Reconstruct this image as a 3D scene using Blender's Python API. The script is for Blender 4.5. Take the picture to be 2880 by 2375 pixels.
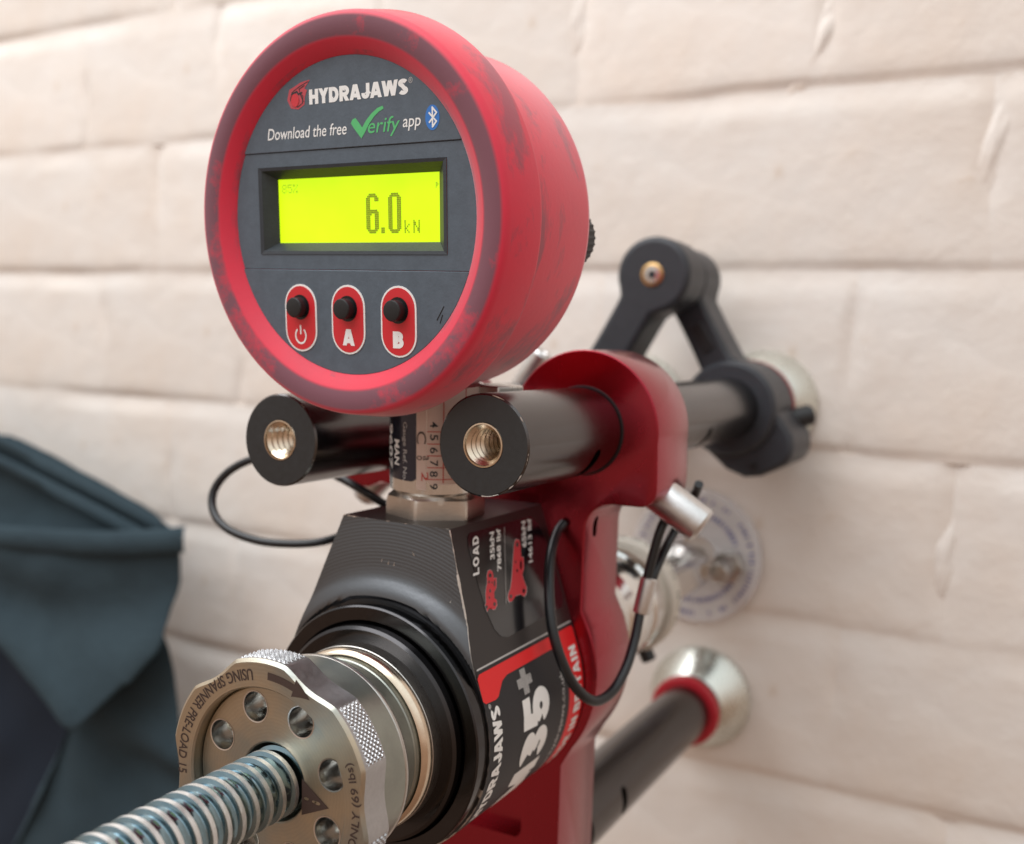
import bpy, bmesh, math, random
from mathutils import Vector, Matrix, noise
random.seed(7)
R = math.radians
S = 0.001                      # everything below is written in millimetres
scene = bpy.context.scene
for o in list(bpy.data.objects):
    bpy.data.objects.remove(o)
C = scene.collection

# ------------------------------------------------------------------ camera
# world frame: the wall is the plane y = 0, +x runs right along it, +z is up, the pull axis meets the wall at the origin
CAM_POS = Vector((131.56, -414.0, 88.81))
CX = Vector((0.87820494, 0.47705845, 0.0342246))       # image right in the world
CY = Vector((0.06849781, -0.05463089, -0.99615436))    # image down
CZ = Vector((-0.47335414, 0.87717199, -0.08065457))    # view direction
FPX = 2850.0
def at(px, py, d):
    "point d millimetres in front of the wall on the sight line of a photograph pixel"
    r = CX*((px-1440)/FPX) + CY*((py-1187.5)/FPX) + CZ
    return CAM_POS + r*((-d-CAM_POS.y)/r.y)
cam_d = bpy.data.cameras.new('camera')
cam = bpy.data.objects.new('camera', cam_d); C.objects.link(cam)
m = Matrix.Identity(4)
for i in range(3):
    m[i][0] = CX[i]; m[i][1] = -CY[i]; m[i][2] = -CZ[i]; m[i][3] = CAM_POS[i]*S
cam.matrix_world = m
cam_d.sensor_fit = 'HORIZONTAL'; cam_d.sensor_width = 36.0; cam_d.lens = 36.0*FPX/2880.0
cam_d.clip_start = 0.005; cam_d.clip_end = 50
cam_d.dof.use_dof = True; cam_d.dof.focus_distance = 0.203; cam_d.dof.aperture_fstop = 12.5
scene.camera = cam

# ------------------------------------------------------------------ light
world = bpy.data.worlds.new('World'); scene.world = world; world.use_nodes = True
wn = world.node_tree; wn.nodes.clear()
w_out = wn.nodes.new('ShaderNodeOutputWorld'); w_bg = wn.nodes.new('ShaderNodeBackground')
w_tc = wn.nodes.new('ShaderNodeTexCoord'); w_sep = wn.nodes.new('ShaderNodeSeparateXYZ')
w_map = wn.nodes.new('ShaderNodeMapRange'); w_ramp = wn.nodes.new('ShaderNodeValToRGB')
w_map.inputs[1].default_value = -1; w_map.inputs[2].default_value = 1
cr = w_ramp.color_ramp
cr.elements[0].position = 0.0;  cr.elements[0].color = (0.16, 0.095, 0.064, 1)
cr.elements[1].position = 1.0;  cr.elements[1].color = (0.90, 0.97, 1.0, 1)
for p_, c_ in ((0.42, (0.30, 0.20, 0.145, 1)), (0.56, (0.50, 0.42, 0.37, 1)), (0.75, (0.74, 0.75, 0.75, 1))):
    e = cr.elements.new(p_); e.color = c_
wn.links.new(w_tc.outputs['Generated'], w_sep.inputs[0]); wn.links.new(w_sep.outputs[2], w_map.inputs[0])
wn.links.new(w_map.outputs[0], w_ramp.inputs[0]); wn.links.new(w_ramp.outputs[0], w_bg.inputs[0])
w_bg.inputs[1].default_value = 1.2
wn.links.new(w_bg.outputs[0], w_out.inputs[0])

def area(name, loc, target, sx, sy, power, col):
    l = bpy.data.lights.new(name, 'AREA'); l.shape = 'RECTANGLE'; l.size = sx; l.size_y = sy; l.energy = power; l.color = col
    o = bpy.data.objects.new(name, l); C.objects.link(o); o.location = loc
    o.rotation_euler = (Vector(target)-Vector(loc)).to_track_quat('-Z', 'Y').to_euler()
    return o
area('skylight', (-0.35, -0.50, 0.85), (-0.05, -0.05, 0.05), 1.1, 0.8, 9.5, (0.98, 0.985, 1.0))

vs = scene.view_settings
vs.view_transform = 'Standard'; vs.look = 'None'; vs.exposure = 0.14; vs.gamma = 1.0
try: scene.cycles.use_denoising = True
except Exception: pass

# ------------------------------------------------------------------ materials
MAT = {}
def lin(r, g, b):
    f = lambda c: (c/255/12.92) if c/255 <= 0.04045 else ((c/255+0.055)/1.055)**2.4
    return (f(r), f(g), f(b), 1)
def mat(name, col, rough=0.5, metal=0.0, spec=0.5, coat=0.0, coat_r=0.1, sheen=0.0):
    mt = bpy.data.materials.new(name); mt.use_nodes = True
    b = mt.node_tree.nodes['Principled BSDF']
    b.inputs['Base Color'].default_value = col if len(col) == 4 else (*col, 1)
    b.inputs['Roughness'].default_value = rough; b.inputs['Metallic'].default_value = metal
    b.inputs['Specular IOR Level'].default_value = spec
    b.inputs['Coat Weight'].default_value = coat; b.inputs['Coat Roughness'].default_value = coat_r
    b.inputs['Sheen Weight'].default_value = sheen
    MAT[name] = mt
    return mt
def N(mt, kind, **kw):
    n = mt.node_tree.nodes.new(kind)
    for k, v in kw.items(): setattr(n, k, v)
    return n
def LK(mt, a, b): mt.node_tree.links.new(a, b)
def BS(mt): return mt.node_tree.nodes['Principled BSDF']
def coords(mt, scale=(1, 1, 1)):
    tc = N(mt, 'ShaderNodeTexCoord'); mp = N(mt, 'ShaderNodeMapping'); mp.inputs['Scale'].default_value = scale
    LK(mt, tc.outputs['Object'], mp.inputs[0]); return mp.outputs[0]
def noise_tex(mt, vec, scale, detail=4, rough=0.55, dist=0.0):
    n = N(mt, 'ShaderNodeTexNoise'); n.inputs['Scale'].default_value = scale; n.inputs['Detail'].default_value = detail
    n.inputs['Roughness'].default_value = rough; n.inputs['Distortion'].default_value = dist
    LK(mt, vec, n.inputs['Vector']); return n.outputs['Fac']
def ramp(mt, fac, stops):
    r = N(mt, 'ShaderNodeValToRGB'); el = r.color_ramp.elements
    while len(el) < len(stops): el.new(0.5)
    for e, (p, c) in zip(el, stops): e.position = p; e.color = c if len(c) == 4 else (*c, 1)
    LK(mt, fac, r.inputs[0]); return r.outputs[0]
def mixc(mt, fac, a, b, mode='MIX'):
    x = N(mt, 'ShaderNodeMix', data_type='RGBA', blend_type=mode)
    if isinstance(fac, float): x.inputs[0].default_value = fac
    else: LK(mt, fac, x.inputs[0])
    for v, i in ((a, 6), (b, 7)):
        if isinstance(v, tuple): x.inputs[i].default_value = v
        else: LK(mt, v, x.inputs[i])
    return x.outputs[2]
def bump(mt, h, strength=0.3, dist=0.0005, prev=None):
    b = N(mt, 'ShaderNodeBump'); b.inputs['Strength'].default_value = strength; b.inputs['Distance'].default_value = dist
    LK(mt, h, b.inputs['Height'])
    if prev is not None: LK(mt, prev, b.inputs['Normal'])
    return b.outputs[0]
def setN(mt, n): LK(mt, n, BS(mt).inputs['Normal'])
W1 = (1, 1, 1, 1); K1 = (0, 0, 0, 1)

# painted brickwork
def paint_mat(name, tint):
    mt = mat(name, tint, 0.62, spec=0.35); v = coords(mt)
    oi = N(mt, 'ShaderNodeObjectInfo')
    n1 = noise_tex(mt, v, 14, 4, 0.6); n2 = noise_tex(mt, v, 160, 3, 0.6); n3 = noise_tex(mt, v, 55, 5, 0.65, 0.4)
    base = mixc(mt, ramp(mt, n1, [(0.35, K1), (0.7, W1)]), tint, (tint[0]*0.95, tint[1]*0.885, tint[2]*0.83, 1))
    rnd = N(mt, 'ShaderNodeMapRange'); rnd.inputs[3].default_value = 0.96; rnd.inputs[4].default_value = 1.03
    LK(mt, oi.outputs['Random'], rnd.inputs[0])
    base = mixc(mt, 1.0, base, rnd.outputs[0], 'MULTIPLY')
    st = ramp(mt, n3, [(0.0, W1), (0.66, W1), (0.76, (0.86, 0.78, 0.70, 1)), (1, (0.70, 0.58, 0.48, 1))])
    base = mixc(mt, 0.75, base, st, 'MULTIPLY')
    LK(mt, base, BS(mt).inputs['Base Color'])
    b1 = bump(mt, n3, 0.4, 0.0014); b2 = bump(mt, n2, 0.5, 0.0006, b1)
    b3 = bump(mt, noise_tex(mt, v, 26, 2, 0.5), 0.35, 0.002, b2)
    setN(mt, b3); return mt
paint_mat('brick_paint', (0.755, 0.71, 0.665, 1))
paint_mat('joint_paint', (0.70, 0.64, 0.58, 1))

# red rubber boot with grey rubbed-in grime
def rubber():
    mt = mat('red_rubber', lin(222, 44, 70), 0.55, spec=0.4, sheen=0.6); v = coords(mt)
    BS(mt).inputs['Sheen Tint'].default_value = (1, 0.75, 0.78, 1); BS(mt).inputs['Sheen Roughness'].default_value = 0.4
    tc = N(mt, 'ShaderNodeTexCoord'); sp = N(mt, 'ShaderNodeSeparateXYZ'); LK(mt, tc.outputs['Object'], sp.inputs[0])
    # grime sits on the front flat of the rim and in patches on the flank
    ln = N(mt, 'ShaderNodeVectorMath', operation='LENGTH'); mp = N(mt, 'ShaderNodeMapping'); mp.inputs['Scale'].default_value = (20, 0, 20)
    LK(mt, tc.outputs['Object'], mp.inputs[0]); LK(mt, mp.outputs[0], ln.inputs[0])
    rr = ramp(mt, ln.outputs['Value'], [(0, K1), (0.716, K1), (0.728, W1), (0.80, W1), (0.815, K1), (1, K1)])
    fy = N(mt, 'ShaderNodeMath', operation='LESS_THAN'); LK(mt, sp.outputs[1], fy.inputs[0]); fy.inputs[1].default_value = -0.0020
    band = N(mt, 'ShaderNodeMath', operation='MULTIPLY'); LK(mt, rr, band.inputs[0]); LK(mt, fy.outputs[0], band.inputs[1])
    nb = ramp(mt, noise_tex(mt, v, 46, 9, 0.72), [(0.30, K1), (0.46, (0.95, 0.95, 0.95, 1))])
    bandn = N(mt, 'ShaderNodeMath', operation='MULTIPLY'); LK(mt, band.outputs[0], bandn.inputs[0]); LK(mt, nb, bandn.inputs[1])
    pat = ramp(mt, noise_tex(mt, coords(mt, (1, 1.5, 0.6)), 62, 8, 0.68, 0.25), [(0.50, K1), (0.62, (0.66, 0.66, 0.66, 1))])
    fy2 = N(mt, 'ShaderNodeMath', operation='GREATER_THAN'); LK(mt, sp.outputs[1], fy2.inputs[0]); fy2.inputs[1].default_value = -0.001
    p2 = N(mt, 'ShaderNodeMath', operation='MULTIPLY'); LK(mt, pat, p2.inputs[0]); LK(mt, fy2.outputs[0], p2.inputs[1])
    mx = N(mt, 'ShaderNodeMath', operation='MAXIMUM'); LK(mt, bandn.outputs[0], mx.inputs[0]); LK(mt, p2.outputs[0], mx.inputs[1])
    film = ramp(mt, noise_tex(mt, v, 30, 6, 0.7), [(0.35, K1), (0.8, (0.22, 0.22, 0.22, 1))])
    mx2 = N(mt, 'ShaderNodeMath', operation='MAXIMUM'); LK(mt, mx.outputs[0], mx2.inputs[0]); LK(mt, film, mx2.inputs[1])
    col = mixc(mt, mx2.outputs[0], lin(222, 44, 70), lin(110, 74, 86))
    LK(mt, col, BS(mt).inputs['Base Color'])
    setN(mt, bump(mt, noise_tex(mt, v, 900, 3), 0.12, 0.0002)); return mt
rubber()
def plastic_panel(name, col, rough=0.55):
    mt = mat(name, col, rough, spec=0.45); v = coords(mt)
    LK(mt, mixc(mt, ramp(mt, noise_tex(mt, v, 260, 6, 0.75), [(0.3, K1), (0.75, W1)]), col, tuple(c*1.35 for c in col[:3])+(1,)), BS(mt).inputs['Base Color'])
    setN(mt, bump(mt, noise_tex(mt, v, 1500, 2), 0.35, 0.00012)); return mt
plastic_panel('panel_plastic', lin(78, 88, 98)); plastic_panel('bezel_plastic', lin(46, 51, 57), 0.45)
plastic_panel('black_plastic', lin(42, 44, 49), 0.45)
mat('black_knob', lin(26, 27, 29), 0.45)
# metals
def metal(name, col, rough, nscale=200, nstr=0.08, stretch=(1, 1, 1), var=0.25, coat=0.0):
    mt = mat(name, col, rough, 1.0, coat=coat); v = coords(mt, stretch)
    f = noise_tex(mt, v, nscale, 5, 0.65)
    LK(mt, mixc(mt, f, tuple(c*(1-var) for c in col[:3])+(1,), tuple(min(1, c*(1+var)) for c in col[:3])+(1,)), BS(mt).inputs['Base Color'])
    mr = N(mt, 'ShaderNodeMapRange'); mr.inputs[3].default_value = rough*0.75; mr.inputs[4].default_value = rough*1.3; LK(mt, f, mr.inputs[0])
    LK(mt, mr.outputs[0], BS(mt).inputs['Roughness'])
    setN(mt, bump(mt, f, nstr, 0.0003)); return mt
metal('black_anodised', (0.115, 0.107, 0.106, 1), 0.22, 500, 0.03, var=0.12)
metal('ring_gloss', (0.060, 0.058, 0.060, 1), 0.16, 500, 0.03, var=0.12)
metal('chrome', (0.80, 0.80, 0.78, 1), 0.10, 60, 0.02, var=0.08)
metal('black_face', (0.078, 0.084, 0.090, 1), 0.42, 700, 0.05, var=0.15)
metal('red_anodised', (0.35, 0.022, 0.040, 1), 0.25, 300, 0.008, (1, 5, 0.7), 0.05, coat=0.35)
metal('steel', (0.52, 0.50, 0.47, 1), 0.28, 300, 0.08, (1, 8, 1), 0.2)
metal('bright_steel', (0.74, 0.74, 0.72, 1), 0.20, 300, 0.05, (1, 6, 1), 0.12)
metal('hex_steel', (0.60, 0.54, 0.48, 1), 0.33, 500, 0.15, (1, 1, 7), 0.15)
metal('insert_steel', (0.78, 0.66, 0.52, 1), 0.2, 300, 0.04)
metal('foot_zinc', (0.66, 0.66, 0.60, 1), 0.27, 90, 0.04, (1, 1, 1), 0.18)
metal('pin_alloy', (0.66, 0.65, 0.64, 1), 0.34, 700, 0.25, (1, 1, 1), 0.2)
metal('nut_side', (0.46, 0.46, 0.47, 1), 0.34, 800, 0.15, (1, 1, 1), 0.2)
metal('cup_zinc', (0.33, 0.345, 0.31, 1), 0.34, 70, 0.05, (1, 1, 1), 0.45)
metal('worn_alloy', (0.80, 0.78, 0.75, 1), 0.35, 900, 0.2)
def rod_mat():
    mt = mat('zinc_rod', (0.55, 0.62, 0.66, 1), 0.13, 1.0); v = coords(mt)
    f = noise_tex(mt, coords(mt, (1, 5, 1)), 260, 5, 0.6)
    LK(mt, mixc(mt, f, (0.12, 0.21, 0.26, 1), (0.32, 0.43, 0.48, 1)), BS(mt).inputs['Base Color'])  # groove blue: sky and cloth reflections put into the base colour
    setN(mt, bump(mt, f, 0.10, 0.0003))
    m2 = mat('rod_crest', (0.84, 0.86, 0.87, 1), 0.40, 1.0); v = coords(m2)
    setN(m2, bump(m2, noise_tex(m2, v, 700, 4), 0.4, 0.0003))
rod_mat()
def nut_mat():
    mt = mat('nut_zinc', (0.56, 0.47, 0.32, 1), 0.40, 1.0)
    tc = N(mt, 'ShaderNodeTexCoord'); mp = N(mt, 'ShaderNodeMapping'); mp.inputs['Scale'].default_value = (1, 0, 1); LK(mt, tc.outputs['Object'], mp.inputs[0])
    w = N(mt, 'ShaderNodeTexWave', wave_type='RINGS', rings_direction='SPHERICAL'); w.inputs['Scale'].default_value = 420; w.inputs['Distortion'].default_value = 4.0
    w.inputs['Detail'].default_value = 3; w.inputs['Detail Scale'].default_value = 1.0
    LK(mt, mp.outputs[0], w.inputs[0])
    v = coords(mt)
    n1 = noise_tex(mt, v, 45, 4, 0.6); n2 = noise_tex(mt, v, 420, 6, 0.8)
    base = mixc(mt, ramp(mt, n1, [(0.42, K1), (0.64, W1)]), (0.56, 0.485, 0.365, 1), (0.39, 0.405, 0.37, 1))
    base = mixc(mt, 0.05, base, w.outputs['Color'], 'MULTIPLY')
    base = mixc(mt, ramp(mt, n2, [(0.66, K1), (0.74, (0.7, 0.7, 0.7, 1))]), base, (0.10, 0.08, 0.06, 1))
    LK(mt, base, BS(mt).inputs['Base Color'])
    setN(mt, bump(mt, n2, 0.10, 0.0002, bump(mt, w.outputs['Fac'], 0.05, 0.00012))); return mt
nut_mat()
def body_mat():
    mt = mat('body_anodised', (0.125, 0.13, 0.138, 1), 0.33, 1.0)
    tc = N(mt, 'ShaderNodeTexCoord'); mp = N(mt, 'ShaderNodeMapping'); mp.inputs['Scale'].default_value = (1, 0, 1); LK(mt, tc.outputs['Object'], mp.inputs[0])
    w = N(mt, 'ShaderNodeTexWave', wave_type='RINGS', rings_direction='SPHERICAL'); w.inputs['Scale'].default_value = 400; w.inputs['Distortion'].default_value = 0.3
    LK(mt, mp.outputs[0], w.inputs[0])
    ln = N(mt, 'ShaderNodeVectorMath', operation='LENGTH'); LK(mt, mp.outputs[0], ln.inputs[0])
    far = N(mt, 'ShaderNodeMapRange'); far.inputs[1].default_value = 0.034; far.inputs[2].default_value = 0.038; LK(mt, ln.outputs['Value'], far.inputs[0])
    h = N(mt, 'ShaderNodeMath', operation='MULTIPLY'); LK(mt, far.outputs[0], h.inputs[0]); LK(mt, w.outputs['Fac'], h.inputs[1])
    b1 = bump(mt, h.outputs[0], 0.09, 0.0002)
    setN(mt, bump(mt, noise_tex(mt, coords(mt), 900, 3), 0.10, 0.0002, b1)); return mt
body_mat()
mat('flank_black', lin(38, 34, 34), 0.38, spec=0.45)
# prints, stickers, cables
mat('print_white', lin(238, 238, 236), 0.5); mat('print_green', lin(88, 186, 116), 0.5); mat('print_blue', lin(52, 118, 196), 0.5)
mat('print_red', lin(206, 52, 62), 0.5); mat('print_logo', lin(190, 74, 84), 0.5); mat('print_dark', lin(40, 44, 50), 0.5)
mat('sticker_red', lin(228, 34, 38), 0.45, spec=0.35); mat('sticker_black', lin(40, 39, 42), 0.5, spec=0.3); mat('sticker_gloss', lin(20, 20, 24), 0.18, coat=0.4)
mat('sticker_grey', lin(190, 188, 186), 0.45); mat('etched_brown', lin(62, 46, 40), 0.55); mat('scratch_and_shade', lin(20, 22, 25), 0.3)  # the last one serves panel scuffs and the painted button shade
mat('button_red', lin(206, 38, 48), 0.42, coat=0.2); mat('hole_dark', lin(14, 14, 16), 0.6)
mat('foil_blue', lin(52, 56, 72), 0.25, 0.6, coat=0.5); mat('sticker_paper', lin(214, 190, 178), 0.4, coat=0.6); mat('line_red', lin(190, 60, 52), 0.5)
mat('cable_black', lin(26, 27, 30), 0.30, spec=0.5); mat('nylon', lin(206, 200, 188), 0.5); mat('brass', (0.72, 0.46, 0.20, 1), 0.3, 1.0)
mat('red_plastic', lin(176, 26, 42), 0.4)
def screen_mat():
    mt = mat('screen_glow', (0.3, 0.4, 0.0, 1), 0.3); v = coords(mt)
    f = noise_tex(mt, v, 60, 3, 0.5)
    c = mixc(mt, f, (0.47, 0.81, 0.0, 1), (0.72, 0.97, 0.01, 1))
    LK(mt, c, BS(mt).inputs['Emission Color']); BS(mt).inputs['Emission Strength'].default_value = 0.92
    mat('screen_ink', lin(118, 132, 20), 0.4); mat('screen_faint', lin(168, 196, 24), 0.4)
    for k, c, s_ in (('screen_ink', (0.21, 0.25, 0.005, 1), 0.9), ('screen_faint', (0.38, 0.58, 0.01, 1), 0.9)):
        BS(MAT[k]).inputs['Base Color'].default_value = (0.02, 0.03, 0.0, 1)
        BS(MAT[k]).inputs['Emission Color'].default_value = c; BS(MAT[k]).inputs['Emission Strength'].default_value = s_
screen_mat()
def fabric():
    mt = mat('teal_fabric', lin(56, 78, 88), 0.9, spec=0.15); v = coords(mt)
    LK(mt, mixc(mt, noise_tex(mt, v, 22, 4, 0.6), lin(43, 55, 62), lin(60, 75, 82)), BS(mt).inputs['Base Color'])
    setN(mt, bump(mt, noise_tex(mt, v, 90, 5, 0.7), 0.5, 0.002))
    mat('navy_gap_shade', lin(32, 40, 52), 0.8, spec=0.2)  # darker navy carries the shade of the deep gap
fabric()
def clear():
    mt = mat('clear_plastic', (0.97, 0.96, 0.97, 1), 0.10, spec=0.6)
    BS(mt).inputs['Transmission Weight'].default_value = 0.62; BS(mt).inputs['IOR'].default_value = 1.35
    mat('print_indigo', lin(62, 64, 132), 0.5)
clear()

# ------------------------------------------------------------------ mesh helpers
def finish(name, me, mt, parent=None, smooth=30, bevel=0, seg=2):
    me.materials.append(MAT[mt] if isinstance(mt, str) else mt)
    if smooth is not None:
        me.polygons.foreach_set('use_smooth', [True]*len(me.polygons)); me.set_sharp_from_angle(angle=R(smooth))
    o = bpy.data.objects.new(name, me); C.objects.link(o)
    if parent is not None: o.parent = parent
    if bevel:
        b = o.modifiers.new('edge', 'BEVEL'); b.width = bevel*S; b.segments = seg; b.limit_method = 'ANGLE'; b.angle_limit = R(35)
        b.harden_normals = False
    return o
def raw(name, verts, faces):
    me = bpy.data.meshes.new(name); me.from_pydata([(v[0]*S, v[1]*S, v[2]*S) for v in verts], [], faces); me.update(); return me
def obj(name, verts, faces, mt, parent=None, smooth=30, bevel=0, seg=2, fix=False):
    me = raw(name, verts, faces)
    if fix:
        bm = bmesh.new(); bm.from_mesh(me); bmesh.ops.recalc_face_normals(bm, faces=bm.faces); bm.to_mesh(me); bm.free()
    return finish(name, me, mt, parent, smooth, bevel, seg)
def part_empty(name, parent, loc=(0, 0, 0)):
    o = bpy.data.objects.new(name, None); C.objects.link(o); o.empty_display_size = 0.01
    o.location = Vector(loc)*S
    if parent is not None: o.parent = parent
    return o
def tag(o, label, cat=None, group=None, kind=None):
    o['label'] = label
    if cat: o['category'] = cat
    if group: o['group'] = group
    if kind: o['kind'] = kind
    return o
def lathe_vf(prof, n=72, c=(0, 0), cap0=False, cap1=False, frame=None):
    "prof: (radius, y) pairs revolved about the y direction through (c.x, c.z)"
    V, F = [], []
    for r, y in prof:
        for k in range(n):
            a = 2*math.pi*k/n
            V.append((c[0]+r*math.cos(a), y, c[1]+r*math.sin(a)))
    for i in range(len(prof)-1):
        for k in range(n):
            k2 = (k+1) % n
            F.append((i*n+k, i*n+k2, (i+1)*n+k2, (i+1)*n+k))
    if cap0: F.append(tuple(range(n))[::-1])
    if cap1: F.append(tuple((len(prof)-1)*n+k for k in range(n)))
    if frame is not None: V = [tuple(frame @ Vector(v)) for v in V]
    return V, F
def lathe(name, prof, mt, parent=None, n=72, c=(0, 0), cap0=False, cap1=False, smooth=30, frame=None):
    V, F = lathe_vf(prof, n, c, cap0, cap1, frame)
    return obj(name, V, F, mt, parent, smooth, fix=True)
def axis_frame(p, direction):
    "matrix taking the local y axis to direction, origin to p"
    q = Vector((0, 1, 0)).rotation_difference(Vector(direction).normalized())
    return Matrix.Translation(Vector(p)) @ q.to_matrix().to_4x4()
def prism_vf(outline, y0, y1):
    n = len(outline)
    V = [(x, y0, z) for x, z in outline]+[(x, y1, z) for x, z in outline]
    F = [tuple(range(n))[::-1], tuple(range(n, 2*n))]+[(k, (k+1) % n, n+(k+1) % n, n+k) for k in range(n)]
    return V, F
def prism(name, outline, y0, y1, mt, parent=None, bevel=0.4, seg=2, smooth=30):
    V, F = prism_vf(outline, y0, y1)
    return obj(name, V, F, mt, parent, smooth, bevel, seg, fix=True)
def arc(cx, cz, r, a0, a1, n):
    return [(cx+r*math.cos(R(a0+(a1-a0)*k/n)), cz+r*math.sin(R(a0+(a1-a0)*k/n))) for k in range(n+1)]
def box_vf(x0, x1, y0, y1, z0, z1):
    V = [(x, y, z) for x in (x0, x1) for y in (y0, y1) for z in (z0, z1)]
    return V, [(0, 1, 3, 2), (4, 6, 7, 5), (0, 4, 5, 1), (2, 3, 7, 6), (0, 2, 6, 4), (1, 5, 7, 3)]
def catmull(pts, n=10):
    P = [Vector(p) for p in pts]; P = [P[0]*2-P[1]]+P+[P[-1]*2-P[-2]]; out = []
    for i in range(1, len(P)-2):
        for k in range(n):
            t = k/n; a, b, c, d = P[i-1], P[i], P[i+1], P[i+2]
            out.append(0.5*((2*b)+(c-a)*t+(2*a-5*b+4*c-d)*t*t+(3*b-a-3*c+d)*t**3))
    return out+[P[-2]]
def tube_vf(path, r, n=12):
    V, F = [], []; up = None; L = len(path)
    for i, p in enumerate(path):
        t = (path[min(i+1, L-1)]-path[max(i-1, 0)]).normalized()
        if up is None: up = t.orthogonal().normalized()
        up = (up-t*up.dot(t)).normalized(); s_ = t.cross(up)
        rr = r[i] if isinstance(r, list) else r
        for k in range(n):
            a = 2*math.pi*k/n; V.append(tuple(p+(up*math.cos(a)+s_*math.sin(a))*rr))
    for i in range(L-1):
        for k in range(n):
            F.append((i*n+k, i*n+(k+1) % n, (i+1)*n+(k+1) % n, (i+1)*n+k))
    F += [tuple(range(n))[::-1], tuple((L-1)*n+k for k in range(n))]
    return V, F
def tube(name, pts, r, mt, parent=None, n=12, sub=10):
    V, F = tube_vf(catmull(pts, sub), r, n); return obj(name, V, F, mt, parent, 50, fix=True)
def cut(o, cutters):
    "boolean difference, applied at once; the cutters are thrown away"
    tmp = []
    for V, F in cutters:
        me = raw('cutter', V, F); bm = bmesh.new(); bm.from_mesh(me); bmesh.ops.recalc_face_normals(bm, faces=bm.faces); bm.to_mesh(me); bm.free()
        c = bpy.data.objects.new('cutter', me); C.objects.link(c); c.matrix_world = o.matrix_world.copy(); c.parent = o.parent
        b = o.modifiers.new('cut', 'BOOLEAN'); b.object = c; b.operation = 'DIFFERENCE'; b.solver = 'EXACT'; tmp.append(c)
    bpy.context.view_layer.update()
    me = bpy.data.meshes.new_from_object(o.evaluated_get(bpy.context.evaluated_depsgraph_get()))
    old = o.data; o.modifiers.clear(); o.data = me; bpy.data.meshes.remove(old)
    for c in tmp: bpy.data.objects.remove(c)
    me.polygons.foreach_set('use_smooth', [True]*len(me.polygons)); me.set_sharp_from_angle(angle=R(30))
    return o
def text_vf(body, w, h, bold=0.0, shear=0.0, sub=0, spacing=1.0):
    "letters fitted into a w by h box with the origin at its lower left corner"
    cu = bpy.data.curves.new('text', 'FONT'); cu.body = body; cu.size = 1.0; cu.offset = bold; cu.shear = shear; cu.resolution_u = 4; cu.space_character = spacing
    o = bpy.data.objects.new('text', cu); C.objects.link(o); bpy.context.view_layer.update()
    me = bpy.data.meshes.new_from_object(o.evaluated_get(bpy.context.evaluated_depsgraph_get()))
    bpy.data.objects.remove(o); bpy.data.curves.remove(cu)
    bm = bmesh.new(); bm.from_mesh(me); bpy.data.meshes.remove(me)
    bmesh.ops.remove_doubles(bm, verts=bm.verts, dist=1e-5)
    xs = [v.co.x for v in bm.verts]; ys = [v.co.y for v in bm.verts]; x0, x1, y0, y1 = min(xs), max(xs), min(ys), max(ys)
    for v in bm.verts: v.co.x = (v.co.x-x0)/(x1-x0)*w; v.co.y = (v.co.y-y0)/(y1-y0)*h
    for _ in range(sub):
        bmesh.ops.triangulate(bm, faces=bm.faces)
        ed = [e for e in bm.edges if e.calc_length() > 1.6]
        if not ed: break
        bmesh.ops.subdivide_edges(bm, edges=ed, cuts=1)
    bm.verts.index_update()
    V = [(v.co.x, v.co.y) for v in bm.verts]; F = [tuple(v.index for v in f.verts) for f in bm.faces]; bm.free()
    return V, F
def lettering(name, body, w, h, fn, mt, parent, bold=0.0, shear=0.0, sub=0, spacing=1.0):
    V, F = text_vf(body, w, h, bold, shear, sub, spacing)
    return obj(name, [fn(x, y) for x, y in V], F, mt, parent, None)
def flat_poly(name, pts, fn, mt, parent):
    return obj(name, [fn(x, y) for x, y in pts], [tuple(range(len(pts)))], mt, parent, None)
def join_vf(parts):
    V, F = [], []
    for v, f in parts:
        b = len(V); V += list(v); F += [tuple(i+b for i in q) for q in f]
    return V, F
def fbm(p, s, o=3):
    return noise.fractal(Vector(p)*s, 1.0, 2.0, o)

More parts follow.
